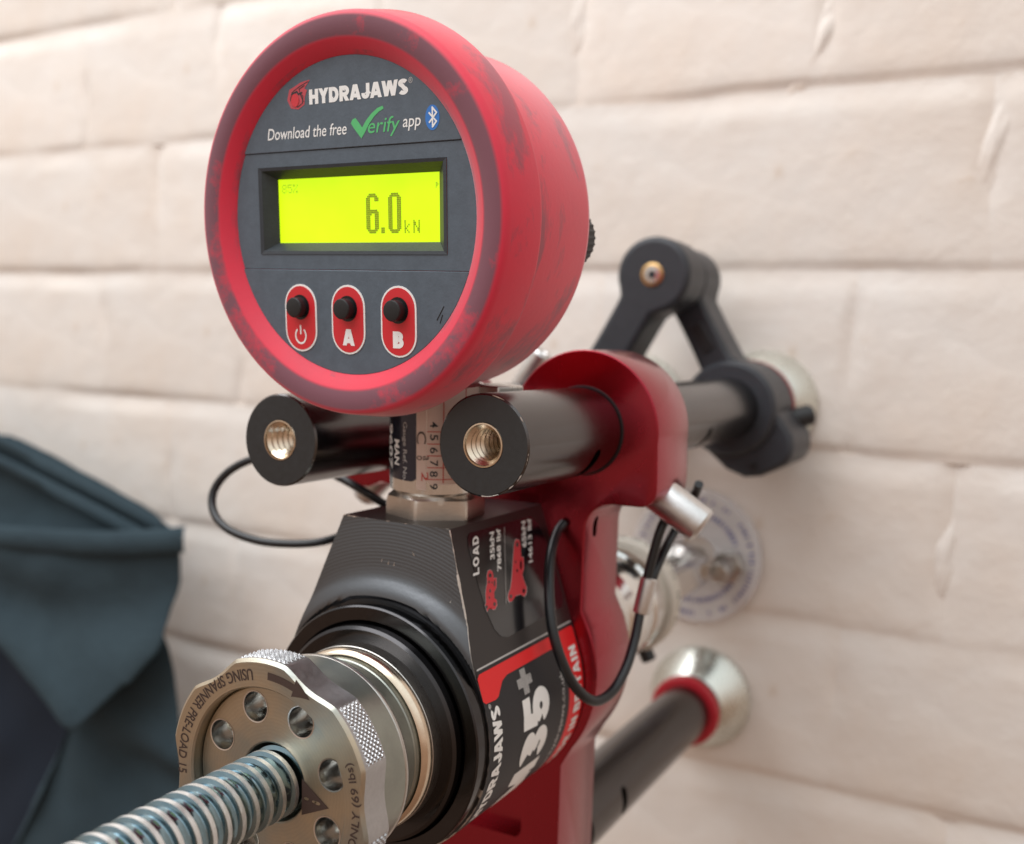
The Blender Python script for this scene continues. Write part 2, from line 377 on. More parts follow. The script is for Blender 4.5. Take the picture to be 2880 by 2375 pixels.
# ================================================================== the wall
wall = part_empty('brick_wall', None)
tag(wall, 'cream painted brick wall with softly rounded joints behind the pull tester', 'wall')
COURSES = [476, 405, 334, 263, 192, 120, 48, -22, -90, -162, -234, -306, -378]      # joint lines; header and stretcher courses in turn
JOINTS = {405: (-325, 214), 334: (-369, 107), 263: (-313, 214), 192: (-386, 107), 120: (-325, 214), 48: (-369, 107), -22: (-313, 206), -90: (-369, 107), -162: (-325, 214), -234: (-386, 107), -306: (-313, 214), -378: (-369, 107)}
def cosr(e, L): return 0.5*(1+math.cos(math.pi*e/L)) if e < L else 0.0
def brick_mesh(x0, x1, z0, z1, cx, cz, seed):
    w, h = x1-x0, z1-z0; nx, nz = max(18, int(w/4)), 20
    V, F = [], []
    us = [0, 0.012, 0.026, 0.042]+[0.06+0.88*i/(nx-6) for i in range(nx-5)]+[0.958, 0.974, 0.988, 1]; nx = len(us)-1
    vs_ = [0, 0.012, 0.028, 0.05]+[0.07+0.76*i/(nz-9) for i in range(nz-8)]+[0.87, 0.91, 0.95, 0.98, 1]; nz = len(vs_)-1
    for v in vs_:
        for u in us:
            x, z = x0+u*w, z0+v*h
            # the bed joint wanders along the course, the perpend up and down; neighbours share the same noise so they meet
            zb = 0.9*fbm((x, z0*3.1, 1.0), 0.02, 3); zt = 0.9*fbm((x, z1*3.1, 1.0), 0.02, 3); xl = 3.6*fbm((x0*2.3, z, 5.0), 0.02, 3); xr = 3.6*fbm((x1*2.3, z, 5.0), 0.02, 3)
            eb, et, el, er = v*h, (1-v)*h, u*w, (1-u)*w
            gone_l = min(1, max(0.08, 0.5+1.8*fbm((x0*5.1, z, 9.0), 0.022, 2))); gone_r = min(1, max(0.08, 0.5+1.8*fbm((x1*5.1, z, 9.0), 0.022, 2)))
            soft = max(0.15, 0.8+0.9*fbm((x, z0*2.0, 11.0), 0.014, 3)); soft_t = max(0.15, 0.8+0.9*fbm((x, z1*2.0, 11.0), 0.014, 3))
            rec = 1.6*soft*cosr(eb, 5.0)+1.6*soft_t*cosr(et, 10.5)+1.6*gone_l*cosr(el, 7)+1.6*gone_r*cosr(er, 5.5)
            face = 0.30*fbm((x+seed*37, z, 2.0), 0.014, 2)+0.20*fbm((x, z, 6.0), 0.055, 3)+0.13*fbm((x, z, 8.0), 0.22, 3)
            edge = min(1, min(eb, et, el, er)/10)
            V.append((x+xl*(1-u)+xr*u-cx, min(rec, 3.8)-face*edge-0.12*fbm((x, z, 8.0), 0.1, 3), z+zb*(1-v)+zt*v-cz))
    for j in range(nz):
        for i in range(nx):
            a = j*(nx+1)+i; F.append((a, a+1, a+nx+2, a+nx+1))
    n0 = len(V); ring = [i for i in range(nx+1)]+[(j+1)*(nx+1)-1 for j in range(1, nz+1)]+[nz*(nx+1)+i for i in range(nx-1, -1, -1)]+[j*(nx+1) for j in range(nz-1, 0, -1)]
    for i in ring: V.append((V[i][0], 9.0, V[i][2]))
    L = len(ring)
    for k in range(L): F.append((ring[k], n0+k, n0+(k+1) % L, ring[(k+1) % L]))
    me = raw('brick', V, F); me.materials.append(MAT['brick_paint']); me.polygons.foreach_set('use_smooth', [True]*len(me.polygons)); me.set_sharp_from_angle(angle=R(48))
    return me
seed = 0
for top, bot in zip(COURSES, COURSES[1:]):
    x0, pitch = JOINTS[bot]; x0 -= pitch*math.ceil((x0+820)/pitch)
    while x0 < 300:
        seed += 1; x1 = x0+pitch; cx, cz = (x0+x1)/2, (top+bot)/2
        o = bpy.data.objects.new('brick', brick_mesh(x0, x1, bot, top, cx, cz, seed)); C.objects.link(o); o.parent = wall
        o.location = Vector((cx, random.uniform(-0.04, 0.04), cz))*S
        x0 = x1
# mortar bed behind the brick faces
V, F = [], []
nx, nz = 220, 150
for j in range(nz+1):
    for i in range(nx+1):
        x = -1500+2500*i/nx; z = -850+1700*j/nz
        V.append((x, 5.0+1.1*fbm((x, z, 4.0), 0.03, 3), z))
for j in range(nz):
    for i in range(nx):
        a = j*(nx+1)+i; F.append((a, a+1, a+nx+2, a+nx+1))
obj('mortar', V, F, 'joint_paint', wall, 180)
# ridges and drips in the paint
for px, py, w_, h_, sl in ((1612, 90, 6, 20, 0.1), (2292, 125, 6, 17, 0.5), (2062, 645, 7, 8, 0.5), (2785, 420, 5.5, 30, 0.3), (2648, 1590, 5, 18, 0.1)):
    q = at(px, py, 0); VV, FF = [], []; n = 16
    for a in range(n):
        for b in range(n):
            u, v = a/(n-1)*2-1, b/(n-1)*2-1; rr = min(1, math.hypot(u, v)*(1+0.3*fbm((u, v, px), 1.2, 2)))
            VV.append((u*w_*1.3+sl*v*h_, 3.2-3.45*math.exp(-(rr/0.9)**2)*(1+0.5*fbm((u*2, v*2, py), 1.1, 2)), v*h_*1.2))
    for a in range(n-1):
        for b in range(n-1): FF.append((a*n+b, a*n+b+1, (a+1)*n+b+1, (a+1)*n+b))
    o = obj('paint_ridge', VV, FF, 'brick_paint', wall, 180); o.location = Vector((q.x, 0, q.z))*S

# ================================================================== the garment at the left
garment = part_empty('garment', None, at(250, 1800, 40))
tag(garment, 'dark teal fabric garment with a stitched hem hanging by the wall at left', 'garment')
g0 = Vector(garment.location)/S
def cloth(name, pts, mt, depth, folds, amp, seed):
    P = [at(x, y, d) for x, y, d in pts]
    bm = bmesh.new(); vs_ = [bm.verts.new(p) for p in P]; bm.faces.new(vs_)
    bmesh.ops.triangulate(bm, faces=bm.faces)
    for _ in range(7):
        ed = [e for e in bm.edges if e.calc_length() > 7]
        if not ed: break
        bmesh.ops.subdivide_edges(bm, edges=ed, cuts=1); bmesh.ops.triangulate(bm, faces=bm.faces)
    for v in bm.verts:
        c = v.co.copy()
        dy = amp*fbm((c.x, c.z, seed), 0.016, 2)+1.6*fbm((c.x, c.z*0.6, seed+5), 0.05, 3)
        for (ax, az, bx, bz, w_, h_) in folds:      # a crease along a line, h_ millimetres proud
            d = Vector((bx-ax, bz-az)); L = d.length; t = ((c.x-ax)*d.x+(c.z-az)*d.y)/(L*L)
            q = abs((c.x-ax)*d.y-(c.z-az)*d.x)/L
            k = max(0, 1-max(0, abs(t-0.5)-0.5)*3)
            dy -= h_*math.exp(-(q/w_)**2)*k
        v.co.y += dy
    for v in bm.verts: v.co -= g0
    bmesh.ops.recalc_face_normals(bm, faces=bm.faces)
    me = bpy.data.meshes.new(name)
    for v in bm.verts: v.co *= S
    bm.to_mesh(me); bm.free()
    o = finish(name, me, mt, garment, 60)
    sd = o.modifiers.new('thick', 'SOLIDIFY'); sd.thickness = depth*0.5*S; sd.offset = -1
    sm = o.modifiers.new('drape', 'SMOOTH'); sm.iterations = 16; sm.factor = 0.5
    return o
def fl(a, b, d, w_, h_):
    A, B_ = at(*a, d), at(*b, d); return (A.x, A.z, B_.x, B_.z, w_, h_)
cloth('back_panel', [(-260, 1090, 40), (0, 1208, 42), (300, 1362, 44), (470, 1452, 46), (540, 1498, 46), (520, 1560, 44), (0, 1580, 40), (-260, 1560, 40)], 'teal_fabric', 1.6,
      [fl((-100, 1240), (480, 1530), 44, 6, 4), fl((-100, 1300), (330, 1480), 44, 9, -6), fl((-60, 1420), (120, 1460), 44, 10, -6)], 4, 1.0)
cloth('front_panel', [(-260, 1480, 58), (0, 1486, 60), (250, 1506, 62), (420, 1506, 62), (522, 1502, 58), (512, 1610, 56), (502, 1720, 56), (494, 1845, 55), (395, 1940, 58), (255, 2075, 60), (115, 1950, 62), (0, 1822, 60), (-260, 1590, 58)], 'teal_fabric', 1.6,
      [fl((0, 1700), (480, 1700), 60, 16, -7), fl((100, 1640), (300, 1640), 60, 12, 6), fl((260, 2030), (480, 1760), 60, 22, 9), fl((-50, 1720), (240, 2010), 60, 14, 7)], 5, 2.0)
cloth('lower_panel', [(215, 2000, 50), (330, 1820, 48), (440, 1740, 46), (492, 1850, 45), (505, 2010, 45), (540, 2200, 45), (580, 2600, 45), (-120, 2700, 52), (40, 2400, 52), (120, 2260, 54)], 'teal_fabric', 1.6,
      [fl((260, 2060), (420, 2400), 50, 12, -9), fl((255, 2050), (190, 2400), 50, 14, 7), fl((330, 2080), (560, 2180), 50, 10, 7), fl((360, 2140), (520, 2240), 50, 9, -8)], 6, 3.0)
cloth('gap_shade_sheet', [(-260, 1560, 22), (120, 1850, 22), (330, 1980, 22), (260, 2300, 20), (60, 2560, 20), (-260, 2700, 20)], 'navy_gap_shade', 1.6, [], 5, 4.0)  # dark sheet behind the folds, shade of the gap put into its colour
# folded hem: a flat doubled strip with a stitch line
hp = [at(x, y, d)-g0 for x, y, d in ((-260, 1500, 61), (0, 1512, 63.5), (150, 1524, 65), (300, 1530, 65.5), (420, 1526, 65), (520, 1518, 61))]
hp = catmull(hp, 8); VV = []; FF = []
for i, p in enumerate(hp):
    for dy, dz in ((1.2, 6.5), (-0.6, 5.2), (-0.9, 0), (-0.6, -5.2), (1.2, -6.5)): VV.append((p.x, p.y+dy, p.z+dz))
for i in range(len(hp)-1):
    for k in range(4): FF.append((i*5+k, i*5+k+1, (i+1)*5+k+1, (i+1)*5+k))
obj('hem', VV, FF, 'teal_fabric', garment, 60)
for off_ in (34, 92):
    hp = catmull([at(x, y+off_, d)-g0 for x, y, d in ((-240, 1100, 46), (0, 1210, 49), (300, 1364, 50), (450, 1446, 50))], 8); VV = []; FF = []
    for q in hp:
        for dy, dz in ((1.5, 3.6), (0.3, 2.8), (0.2, -2.8), (1.5, -3.6)): VV.append((q.x, q.y+dy, q.z+dz))
    for i in range(len(hp)-1):
        for k in range(3): FF.append((i*4+k, i*4+k+1, (i+1)*4+k+1, (i+1)*4+k))
    obj('seam', VV, FF, 'teal_fabric', garment, 60)

# ================================================================== the pull tester
tester = part_empty('pull_tester', None)
tag(tester, 'red and black portable pull tester with digital gauge standing on legs against the wall', 'pull tester')

# ---- right-hand bracket plate, with the two leg clamps
TR, TL, TB = (25.5, 66.5), (-30.0, 63.3), (5.0, -60.5)
right = arc(*TR, 20.5, 207, -6, 44)+[(46.2, 56)]+arc(41.7, 53.0, 4.5, 0, -90, 6)+[(36, 48.4)]+arc(34.8, 41.0, 7.4, 92, 180, 8)+[(27.4, 20)]
right += arc(0, 2.5, 32.4, 24, -36, 16)+[(23.2, -22)]+[(23.2, -84)]
left = [(-23.2, -84), (-23.2, -22)]+arc(0, 2.5, 32.4, 216, 156, 16)+[(-27.4, 20)]+arc(-36.8, 38.0, 9.4, 0, 88, 8)+[(-41, 45.4)]+arc(-45.7, 50.0, 4.5, 270, 180, 6)+[(-50.2, 55)]+arc(*TL, 20.5, 188, -27, 44)
mid = [(-8, 51.5), (3.5, 52.5)]
outline = right+left+mid
# the outline runs clockwise; keep it simple and let the normals be recalculated
bracket = prism('bracket', outline, -180, -157, 'red_anodised', tester, 0.5, 3)
def slot_vf(cx, cy, cz, ax, r, L, depth):
    "stadium cutter: ax = (direction of depth, direction of length)"
    dn, dl = Vector(ax[0]).normalized(), Vector(ax[1]).normalized(); dw = dn.cross(dl); c = Vector((cx, cy, cz)); ring = []
    for k in range(12): a = math.pi*k/11; ring.append(dl*(L/2+r*math.sin(a))+dw*(r*math.cos(a)))
    for k in range(12): a = math.pi+math.pi*k/11; ring.append(dl*(-L/2+r*math.sin(a))+dw*(r*math.cos(a)))
    n = len(ring); V = [tuple(c+q+dn*depth) for q in ring]+[tuple(c+q-dn*depth) for q in ring]
    return V, [tuple(range(n)), tuple(range(n, 2*n))]+[(k, (k+1) % n, n+(k+1) % n, n+k) for k in range(n)]
pocket = [(-12, -26)]+[(12.3, -26)]+[(12.3, -42)]+arc(9.3, -42, 3, 0, -60, 4)+[(-9, -45), (-12, -42)]
cut(bracket, [slot_vf(27.4, -173.6, 41.2, ((1, 0, 0), (0, 0, 1)), 1.3, 3.0, 6), prism_vf(pocket, -186, -175.5)])

# ---- pear-shaped hydraulic body
RB, CXT, CZT = 29.0, 14.7, 46.5
Lt = math.hypot(CXT, CZT); TH = math.atan2(CZT, CXT)-math.acos(RB/Lt); TX, TZ = RB*math.cos(TH), RB*math.sin(TH); FLAT = math.hypot(CXT-TX, CZT-TZ)
def flank(u, d, off=0.0):
    "point on the right side of the body, u millimetres down from the top corner"
    if u <= FLAT:
        x = CXT+(TX-CXT)*u/FLAT; z = CZT+(TZ-CZT)*u/FLAT; n = (math.cos(TH), math.sin(TH))
    else:
        a = TH-(u-FLAT)/RB; n = (math.cos(a), math.sin(a)); x, z = RB*n[0], RB*n[1]
    return (x+n[0]*off, -d, z+n[1]*off)
FRONT = [(60, 223.5), (47, 225), (40, 226.3), (36, 227.0), (34, 227.5), (32.5, 228.4), (31, 229.2), (29.8, 229.5), (29.25, 228.8), (28.3, 228.7)]
def front_d(r):
    for (r1, d1), (r0, d0) in zip(FRONT, FRONT[1:]):
        if r >= r0: return d0+(d1-d0)*(r-r0)/(r1-r0)
    return 228.7
half = [(CXT*k/8, CZT) for k in range(8)]+[flank(FLAT*k/30, 0)[::2] for k in range(30)]+[(RB*math.cos(TH-(TH+math.pi/2)*k/60), RB*math.sin(TH-(TH+math.pi/2)*k/60)) for k in range(61)]
pear = half+[(-x, z) for x, z in half[-2:0:-1]]
n = len(pear); rows = 22; V, F, MI = [], [], []
for j in range(rows+1):
    for x, z in pear:
        rr = math.hypot(x, z); r = 28.3+(rr-28.3)*j/rows; V.append((x/rr*r, -front_d(r), z/rr*r))
for j in range(rows):
    for k in range(n): F.append((j*n+k, j*n+(k+1) % n, (j+1)*n+(k+1) % n, (j+1)*n+k)); MI.append(0)
b0 = len(V)
for x, z in pear: V.append((x, -179.6, z))
for k in range(n): F.append((rows*n+k, rows*n+(k+1) % n, b0+(k+1) % n, b0+k)); MI.append(1)
body = obj('hydraulic_body', V, F, 'body_anodised', tester, 25, fix=True)
body.data.materials.append(MAT['flank_black']); body.data.polygons.foreach_set('material_index', MI)
# bare alloy where the corner edge is worn through
def wear(name, pts, wfn, parent, sidefn):
    V, F = [], []
    for i, p in enumerate(pts):
        w_ = wfn(i/(len(pts)-1), i); a, b = sidefn(i)
        p = Vector(p); o_ = (a+b)*-0.03
        V += [tuple(p+a*w_+o_*1.0), tuple(p+o_*1.6), tuple(p+b*w_*0.8+o_*1.0)]
    for i in range(len(pts)-1):
        for k in range(2): F.append((i*3+k, i*3+k+1, i*3+k+4, i*3+k+3))
    return obj(name, V, F, 'worn_alloy', parent, None)
ep = []; es = []
NE = 420
for i in range(NE+1):
    u = 0.2+82*i/NE; x, _, z = flank(u, 0); rr = math.hypot(x, z); ep.append((x, -front_d(rr), z))
    nrm = Vector((flank(u, 0, 1)[0]-x, 0, flank(u, 0, 1)[2]-z)); es.append((-nrm+Vector((0, -0.05, 0)), Vector((0, 1, 0))))
def wfn(t, i):
    b = max(0.06, 0.13+0.22*fbm((i*0.07, 1.7, 0), 1.0, 4))
    if 0.12 < t < 0.24: b += 0.22+0.3*max(0, fbm((i*0.3, 5, 0), 1.0, 2))
    if 0.70 < t < 0.725: b += 0.5
    return min(b, 0.8)
wear('edge_wear', ep, wfn, body, lambda i: es[i])
tp = [(-14.7+29.4*i/120, -front_d(math.hypot(-14.7+29.4*i/120, 46.5)), 46.5) for i in range(121)]
wear('edge_wear', tp, lambda t, i: max(0, 0.02+0.35*fbm((i*0.2, 9, 0), 1.0, 3)-(0.1 if t > 0.15 else -0.1)), body, lambda i: (Vector((0, -0.05, -1)), Vector((0, 1, 0))))
# little nicks on the front face
for px, py, L, a in ((1072, 1578, 1.0, 80), (1091, 1586, 1.5, 75), (1107, 1590, 1.5, 75), (1158, 1562, 1.6, -55), (1268, 1694, 1.2, 60)):
    p = at(px, py, 227); r0 = math.hypot(p.x, p.z); q = Vector((math.cos(R(a)), 0, math.sin(R(a))))*L/2; w_ = Vector((-q.z, 0, q.x)).normalized()*0.09
    p.y = -front_d(r0)-0.05
    obj('nick', [tuple(p-q), tuple(p+w_), tuple(p+q), tuple(p-w_)], [(0, 1, 2, 3)], 'worn_alloy', body, None)

# ---- stickers on the flank
def patch(name, u0, u1, d0, d1, off, mt, parent, nu=24, corner=1.2):
    "rectangle with clipped corners wrapped on the flank"
    V, F = [], []
    for i in range(nu+1):
        u = u0+(u1-u0)*i/nu; e = min(u-u0, u1-u); k = corner-math.sqrt(max(0, corner**2-max(0, corner-e)**2)) if e < corner else 0
        V += [flank(u, d0+k, off), flank(u, d1-k, off)]
    for i in range(nu): F.append((2*i, 2*i+1, 2*i+3, 2*i+2))
    return obj(name, V, F, mt, parent, 60)
label2 = patch('model_label', 30.9, 84, 180.3, 229.0, 0.10, 'sticker_black', body, 60)
patch('label_edge', 30.7, 31.1, 181.0, 228.4, 0.12, 'sticker_grey', label2, 4, 0.1)
def upoly(name, pts, off, mt, parent):
    "polygon in (u, d) cut into strips so that it follows the curve"
    bm = bmesh.new(); bm.faces.new([bm.verts.new((u, d, 0)) for u, d in pts]); bmesh.ops.triangulate(bm, faces=bm.faces)
    for _ in range(6):
        ed = [e for e in bm.edges if abs(e.verts[0].co.x-e.verts[1].co.x) > 1.5]
        if not ed: break
        bmesh.ops.subdivide_edges(bm, edges=ed, cuts=1); bmesh.ops.triangulate(bm, faces=bm.faces)
    bm.verts.index_update(); V = [flank(v.co.x, v.co.y, off) for v in bm.verts]; F = [tuple(v.index for v in f.verts) for f in bm.faces]; bm.free()
    return obj(name, V, F, mt, parent, 60)
upoly('red_border', [(31.9, 181.6), (32.6, 180.8), (34.9, 180.8), (34.9, 229.0), (32.7, 229.0), (31.9, 228.0)], 0.16, 'sticker_red', label2)
upoly('red_border', [(34.9, 217), (35.6, 219.5), (37.2, 221.4), (38.3, 222.6), (38.6, 224), (38.3, 228.2), (37.6, 229), (34.9, 229)], 0.16, 'sticker_red', label2)
for ua, ub in ((34.9, 36.2), (36.2, 38), (38, 44), (44, 84)):
    db = {34.9: 194, 36.2: 191.4, 38: 190.2, 44: 189.2, 84: 188.4}
    upoly('red_border', [(ua, 180.8), (ub, 180.8), (ub, db[ub]), (ua, db[ua])], 0.16, 'sticker_red', label2)
def ribbon(pts, sw, y0=0.0, y1=1.0):
    "mitred ribbon of width sw along a polyline, cut off flat at y0 and y1"
    P = [Vector(pts[0])]
    for q in pts[1:]:
        q = Vector(q); k = max(1, int((q-P[-1]).length/0.12)); a = P[-1].copy()
        P += [a+(q-a)*(i+1)/k for i in range(k)]
    V, F = [], []
    for i, q in enumerate(P):
        t0 = (q-P[i-1]).normalized() if i else (P[1]-q).normalized(); t1 = (P[i+1]-q).normalized() if i < len(P)-1 else t0
        t = (t0+t1).normalized(); nrm = Vector((-t.y, t.x)); k = sw/2/max(0.5, nrm.dot(Vector((-t1.y, t1.x))))
        for s_ in (1, -1): v = q+nrm*k*s_; V.append((v.x, min(y1, max(y0, v.y))))
    for i in range(len(P)-1): F.append((2*i, 2*i+1, 2*i+3, 2*i+2))
    return V, F
def earc(cx, cy, rx, ry, a0, a1, n=14): return [(cx+rx*math.cos(R(a0+(a1-a0)*k/n)), cy+ry*math.sin(R(a0+(a1-a0)*k/n))) for k in range(n+1)]
def glyph(ch, w, s):
    h = s/2; l, r, b, t, m = h, w-h, h, 1-h, 0.5
    return {'H': [[(l, 0), (l, 1)], [(r, 0), (r, 1)], [(l, m), (r, m)]],
            'Y': [[(h*0.6, 1.08), (w/2, 0.46), (w/2, 0)], [(w-h*0.6, 1.08), (w/2, 0.46)]],
            'D': [[(l, 0), (l, 1)], [(l, b), (w*0.45, b)]+earc(w*0.45, m, r-w*0.45, m-h, -90, 90)+[(l, t)]],
            'R': [[(l, 0), (l, 1)], [(l, t), (w*0.55, t)]+earc(w*0.55, (t+0.44)/2, r-w*0.55, (t-0.44)/2, 90, -90)+[(l, 0.44)], [(w*0.5, 0.44), (w-h*0.9, -0.06)]],
            'A': [[(h*0.7, -0.06), (w/2-h*0.1, 1.06)], [(w-h*0.7, -0.06), (w/2+h*0.1, 1.06)], [(w*0.25, 0.28), (w*0.75, 0.28)]],
            'J': [[(r, 1), (r, 0.32)]+earc(w/2, 0.32, r-w/2, 0.32-h, 0, -180)+[(l, 0.38)]],
            'W': [[(h*0.6, 1.06), (w*0.27, 0.0)], [(w*0.27, 0.0), (w/2, 1.0)], [(w/2, 1.0), (w*0.73, 0.0)], [(w*0.73, 0.0), (w-h*0.6, 1.06)]],
            'S': [earc(w/2, 0.73, r-w/2, 0.27-h, 25, 250, 16)+earc(w/2, 0.27, r-w/2, 0.27-h, 70, -155, 16)],
            'M': [[(l, 0), (l, 1)], [(r, 0), (r, 1)], [(l*1.1, 1.04), (w/2, 0.12)], [(w-l*1.1, 1.04), (w/2, 0.12)]],
            '3': [earc(w/2, 0.735, r-w/2, 0.265-h, 160, -90, 18)+[(w*0.40, 0.47+h*0.12)], [(w*0.42, 0.53)]+earc(w/2, 0.30, r-w/2, 0.30-h, 80, -165, 18)],
            '5': [[(w*0.9, t), (l*1.25, t), (l, 0.46)], [(l, 0.5)]+earc(w/2, 0.33, r-w/2, 0.33-h, 140, -165, 20)],
            'L': [[(l, 1), (l, 0)], [(l, b), (w, b)]], 'O': [earc(w/2, m, r-w/2, m-h, 0, 360, 28)], 'E': [[(l, 0), (l, 1)], [(l, b), (w, b)], [(l, m), (w*0.92, m)], [(l, t), (w, t)]],
            'I': [[(w/2, 0), (w/2, 1)]], 'N': [[(l, 0), (l, 1)], [(r, 0), (r, 1)], [(l, 1.0), (r, 0.0)]], 'T': [[(w/2, 0), (w/2, 1)], [(0, t), (w, t)]],
            'B': [[(l, 0), (l, 1)], [(l, t), (w*0.5, t)]+earc(w*0.5, (t+0.53)/2, r-w*0.55, (t-0.53)/2, 90, -90)+[(l, 0.53)], [(l, 0.53), (w*0.5, 0.53)]+earc(w*0.5, (b+0.53)/2, r-w*0.5, (0.53-b)/2, 90, -90)+[(l, b)]]}[ch]
GW = {'I': 0.26, 'W': 1.08, 'M': 0.92, 'J': 0.60, 'L': 0.60, 'E': 0.62, '3': 0.68, '5': 0.68, 'S': 0.70, 'O': 0.82, 'A': 0.80, 'D': 0.74, 'R': 0.74, 'B': 0.72}
def block_text(name, body_, w, h, fn, mt, parent, sw=0.24, gap=0.06):
    "heavy grotesque capitals drawn as ribbons, fitted into w by h"
    x = 0.0; parts = []; lay = 0
    for ch in body_:
        if ch == ' ': x += 0.32; continue
        gw = GW.get(ch, 0.72); s_ = min(sw, gw)
        for st in glyph(ch, gw, s_):
            V, F = ribbon(st, s_); lay += 1; parts.append(([(a+x, b, lay % 7) for a, b in V], F))
        x += gw+gap
    tot = x-gap; V, F = join_vf(parts)
    return obj(name, [fn(a/tot*w, b*h, l_*0.004) for a, b, l_ in V], F, mt, parent, None)
def fblock(body_, u0, u1, d0, d1, mt, parent, sw=0.24, off=0.22, skew=0.0, gap=0.06):
    return block_text('lettering', body_, u1-u0, d1-d0, lambda x, y, e: flank(u1-x, d0+y-skew*x, off+e), mt, parent, sw, gap)
def ftext(name, body_, u0, u1, d0, d1, mt, parent, bold=0.0, shear=0.0, off=0.22, skew=0.0, spacing=1.0):
    "text climbing the flank from u1 up to u0, letter tops towards the front"
    return lettering(name, body_, u1-u0, d1-d0, lambda x, y: flank(u1-x, d0+y-skew*x, off), mt, parent, bold, shear, 5, spacing)
fblock('M35', 41.2, 71.5, 200.4, 213.4, 'print_white', label2, 0.27)
fblock('HYDRAJAWS', 39.8, 67.5, 223.5, 227.3, 'print_white', label2, 0.25)
ftext('lettering', '®', 38.7, 39.7, 226.6, 227.6, 'print_white', label2)
ftext('lettering', 'www.hydrajaws.co.uk', 40.6, 71.0, 191.2, 193.8, 'sticker_grey', label2, 0.008)
fblock('MADE IN BRITAIN', 36.6, 72.0, 182.2, 186.0, 'print_white', label2, 0.22, gap=0.12)
# hatched plus sign: little squares
cells = []
for i in range(16):
    for j in range(16):
        u = 35.4+5.8*(i+0.5)/16; d = 207.0+6.8*(j+0.5)/16
        if abs(u-38.3) < 1.05 or abs(d-210.4) < 1.25:
            hu, hd = 0.145, 0.17; b = [flank(u+a*hu, d+c*hd, 0.22) for a, c in ((-1, -1), (1, -1), (1, 1), (-1, 1))]; cells.append((b, [(0, 1, 2, 3)]))
obj('plus_sign', *join_vf(cells), 'sticker_grey', label2, None)
label1 = upoly('load_label', [(2.0, 217.4), (2.2, 187.5), (4.5, 184.5), (9, 182.6), (24.5, 181.4), (26.6, 183), (27.4, 212.5), (26.6, 215.2), (24.5, 217.2), (20, 218.6), (13.7, 219.2), (4.8, 219.4), (2.9, 218.7)], 0.10, 'sticker_gloss', body)
SK = 0.46
fblock('LOAD', 3.1, 11.5, 217.9, 220.6, 'print_white', label1, 0.22, skew=SK, gap=0.14)
ftext('lettering', '35kN', 3.2, 9.4, 209.7, 211.8, 'print_white', label1, 0.03, skew=SK)
ftext('lettering', '7868 lbf', 2.9, 12.4, 208.0, 210.0, 'print_white', label1, 0.03, skew=SK)
ftext('lettering', '65kN', 2.9, 9.2, 193.6, 195.8, 'print_white', label1, 0.03, skew=SK)
ftext('lettering', '14613 lbf', 2.7, 13.2, 192.4, 194.5, 'print_white', label1, 0.03, skew=SK)
upoly('divider_line', [(3.0, 201.75), (3.0, 201.55), (20.1, 209.6), (20.1, 209.8)], 0.2, 'sticker_grey', label1)
# the two leg pictograms, traced as outlines with holes drawn on top
def pu(x, y):                                   # photograph crop pixel to (u, d) on the flank plane
    px, py = 1250+x*0.288, 1400+y*0.288
    r = CX*((px-1440)/FPX)+CY*((py-1187.5)/FPX)+CZ; nn = Vector((math.cos(TH), 0, math.sin(TH)))
    p = CAM_POS+r*((RB-CAM_POS.dot(nn))/r.dot(nn))
    return (((CXT-p.x)*(CXT-TX)+(CZT-p.z)*(CZT-TZ))/FLAT, -p.y)
pic1 = [(437, 708), (460, 722), (470, 760), (472, 790), (500, 785), (500, 880), (478, 925), (480, 985), (502, 1000), (506, 1050), (490, 1090), (462, 1095), (447, 1075), (425, 1085), (412, 1118), (390, 1050), (400, 1030), (395, 940), (402, 880), (410, 840), (408, 760), (418, 720)]
pic2 = [(700, 408), (725, 425), (735, 470), (742, 580), (765, 585), (768, 700), (752, 750), (765, 800), (795, 880), (792, 940), (770, 968), (735, 945), (690, 960), (655, 1010), (632, 1022), (614, 990), (618, 940), (638, 890), (650, 800), (662, 620), (672, 480), (682, 425)]
for pts, holes in ((pic1, ((437, 762, 14, 22), (427, 826, 7, 14), (456, 832, 5, 10), (437, 912, 8, 18), (429, 980, 6, 12), (480, 1042, 12, 20), (404, 1070, 9, 18), (480, 840, 7, 34))),
                   (pic2, ((702, 460, 13, 26), (686, 630, 5, 16), (702, 716, 8, 16), (640, 968, 12, 20), (766, 914, 12, 22), (738, 660, 9, 46)))):
    cx_ = sum(p[0] for p in pts)/len(pts); cy_ = sum(p[1] for p in pts)/len(pts)
    pic = upoly('pictogram', [pu(cx_+(x-cx_)*1.07, cy_+(y-cy_)*1.02) for x, y in pts], 0.16, 'sticker_grey', label1)
    upoly('pictogram', [pu(x, y) for x, y in pts], 0.22, 'print_red', label1)
    for hx, hy, rx, ry in holes:
        upoly('pictogram_hole', [pu(hx+rx*math.cos(a*math.pi/6), hy+ry*math.sin(a*math.pi/6)) for a in range(12)], 0.28, 'sticker_gloss', label1)

for lab in (label1, label2):              # everything printed on the labels belongs to the body directly
    for ch in list(lab.children): ch.parent = body

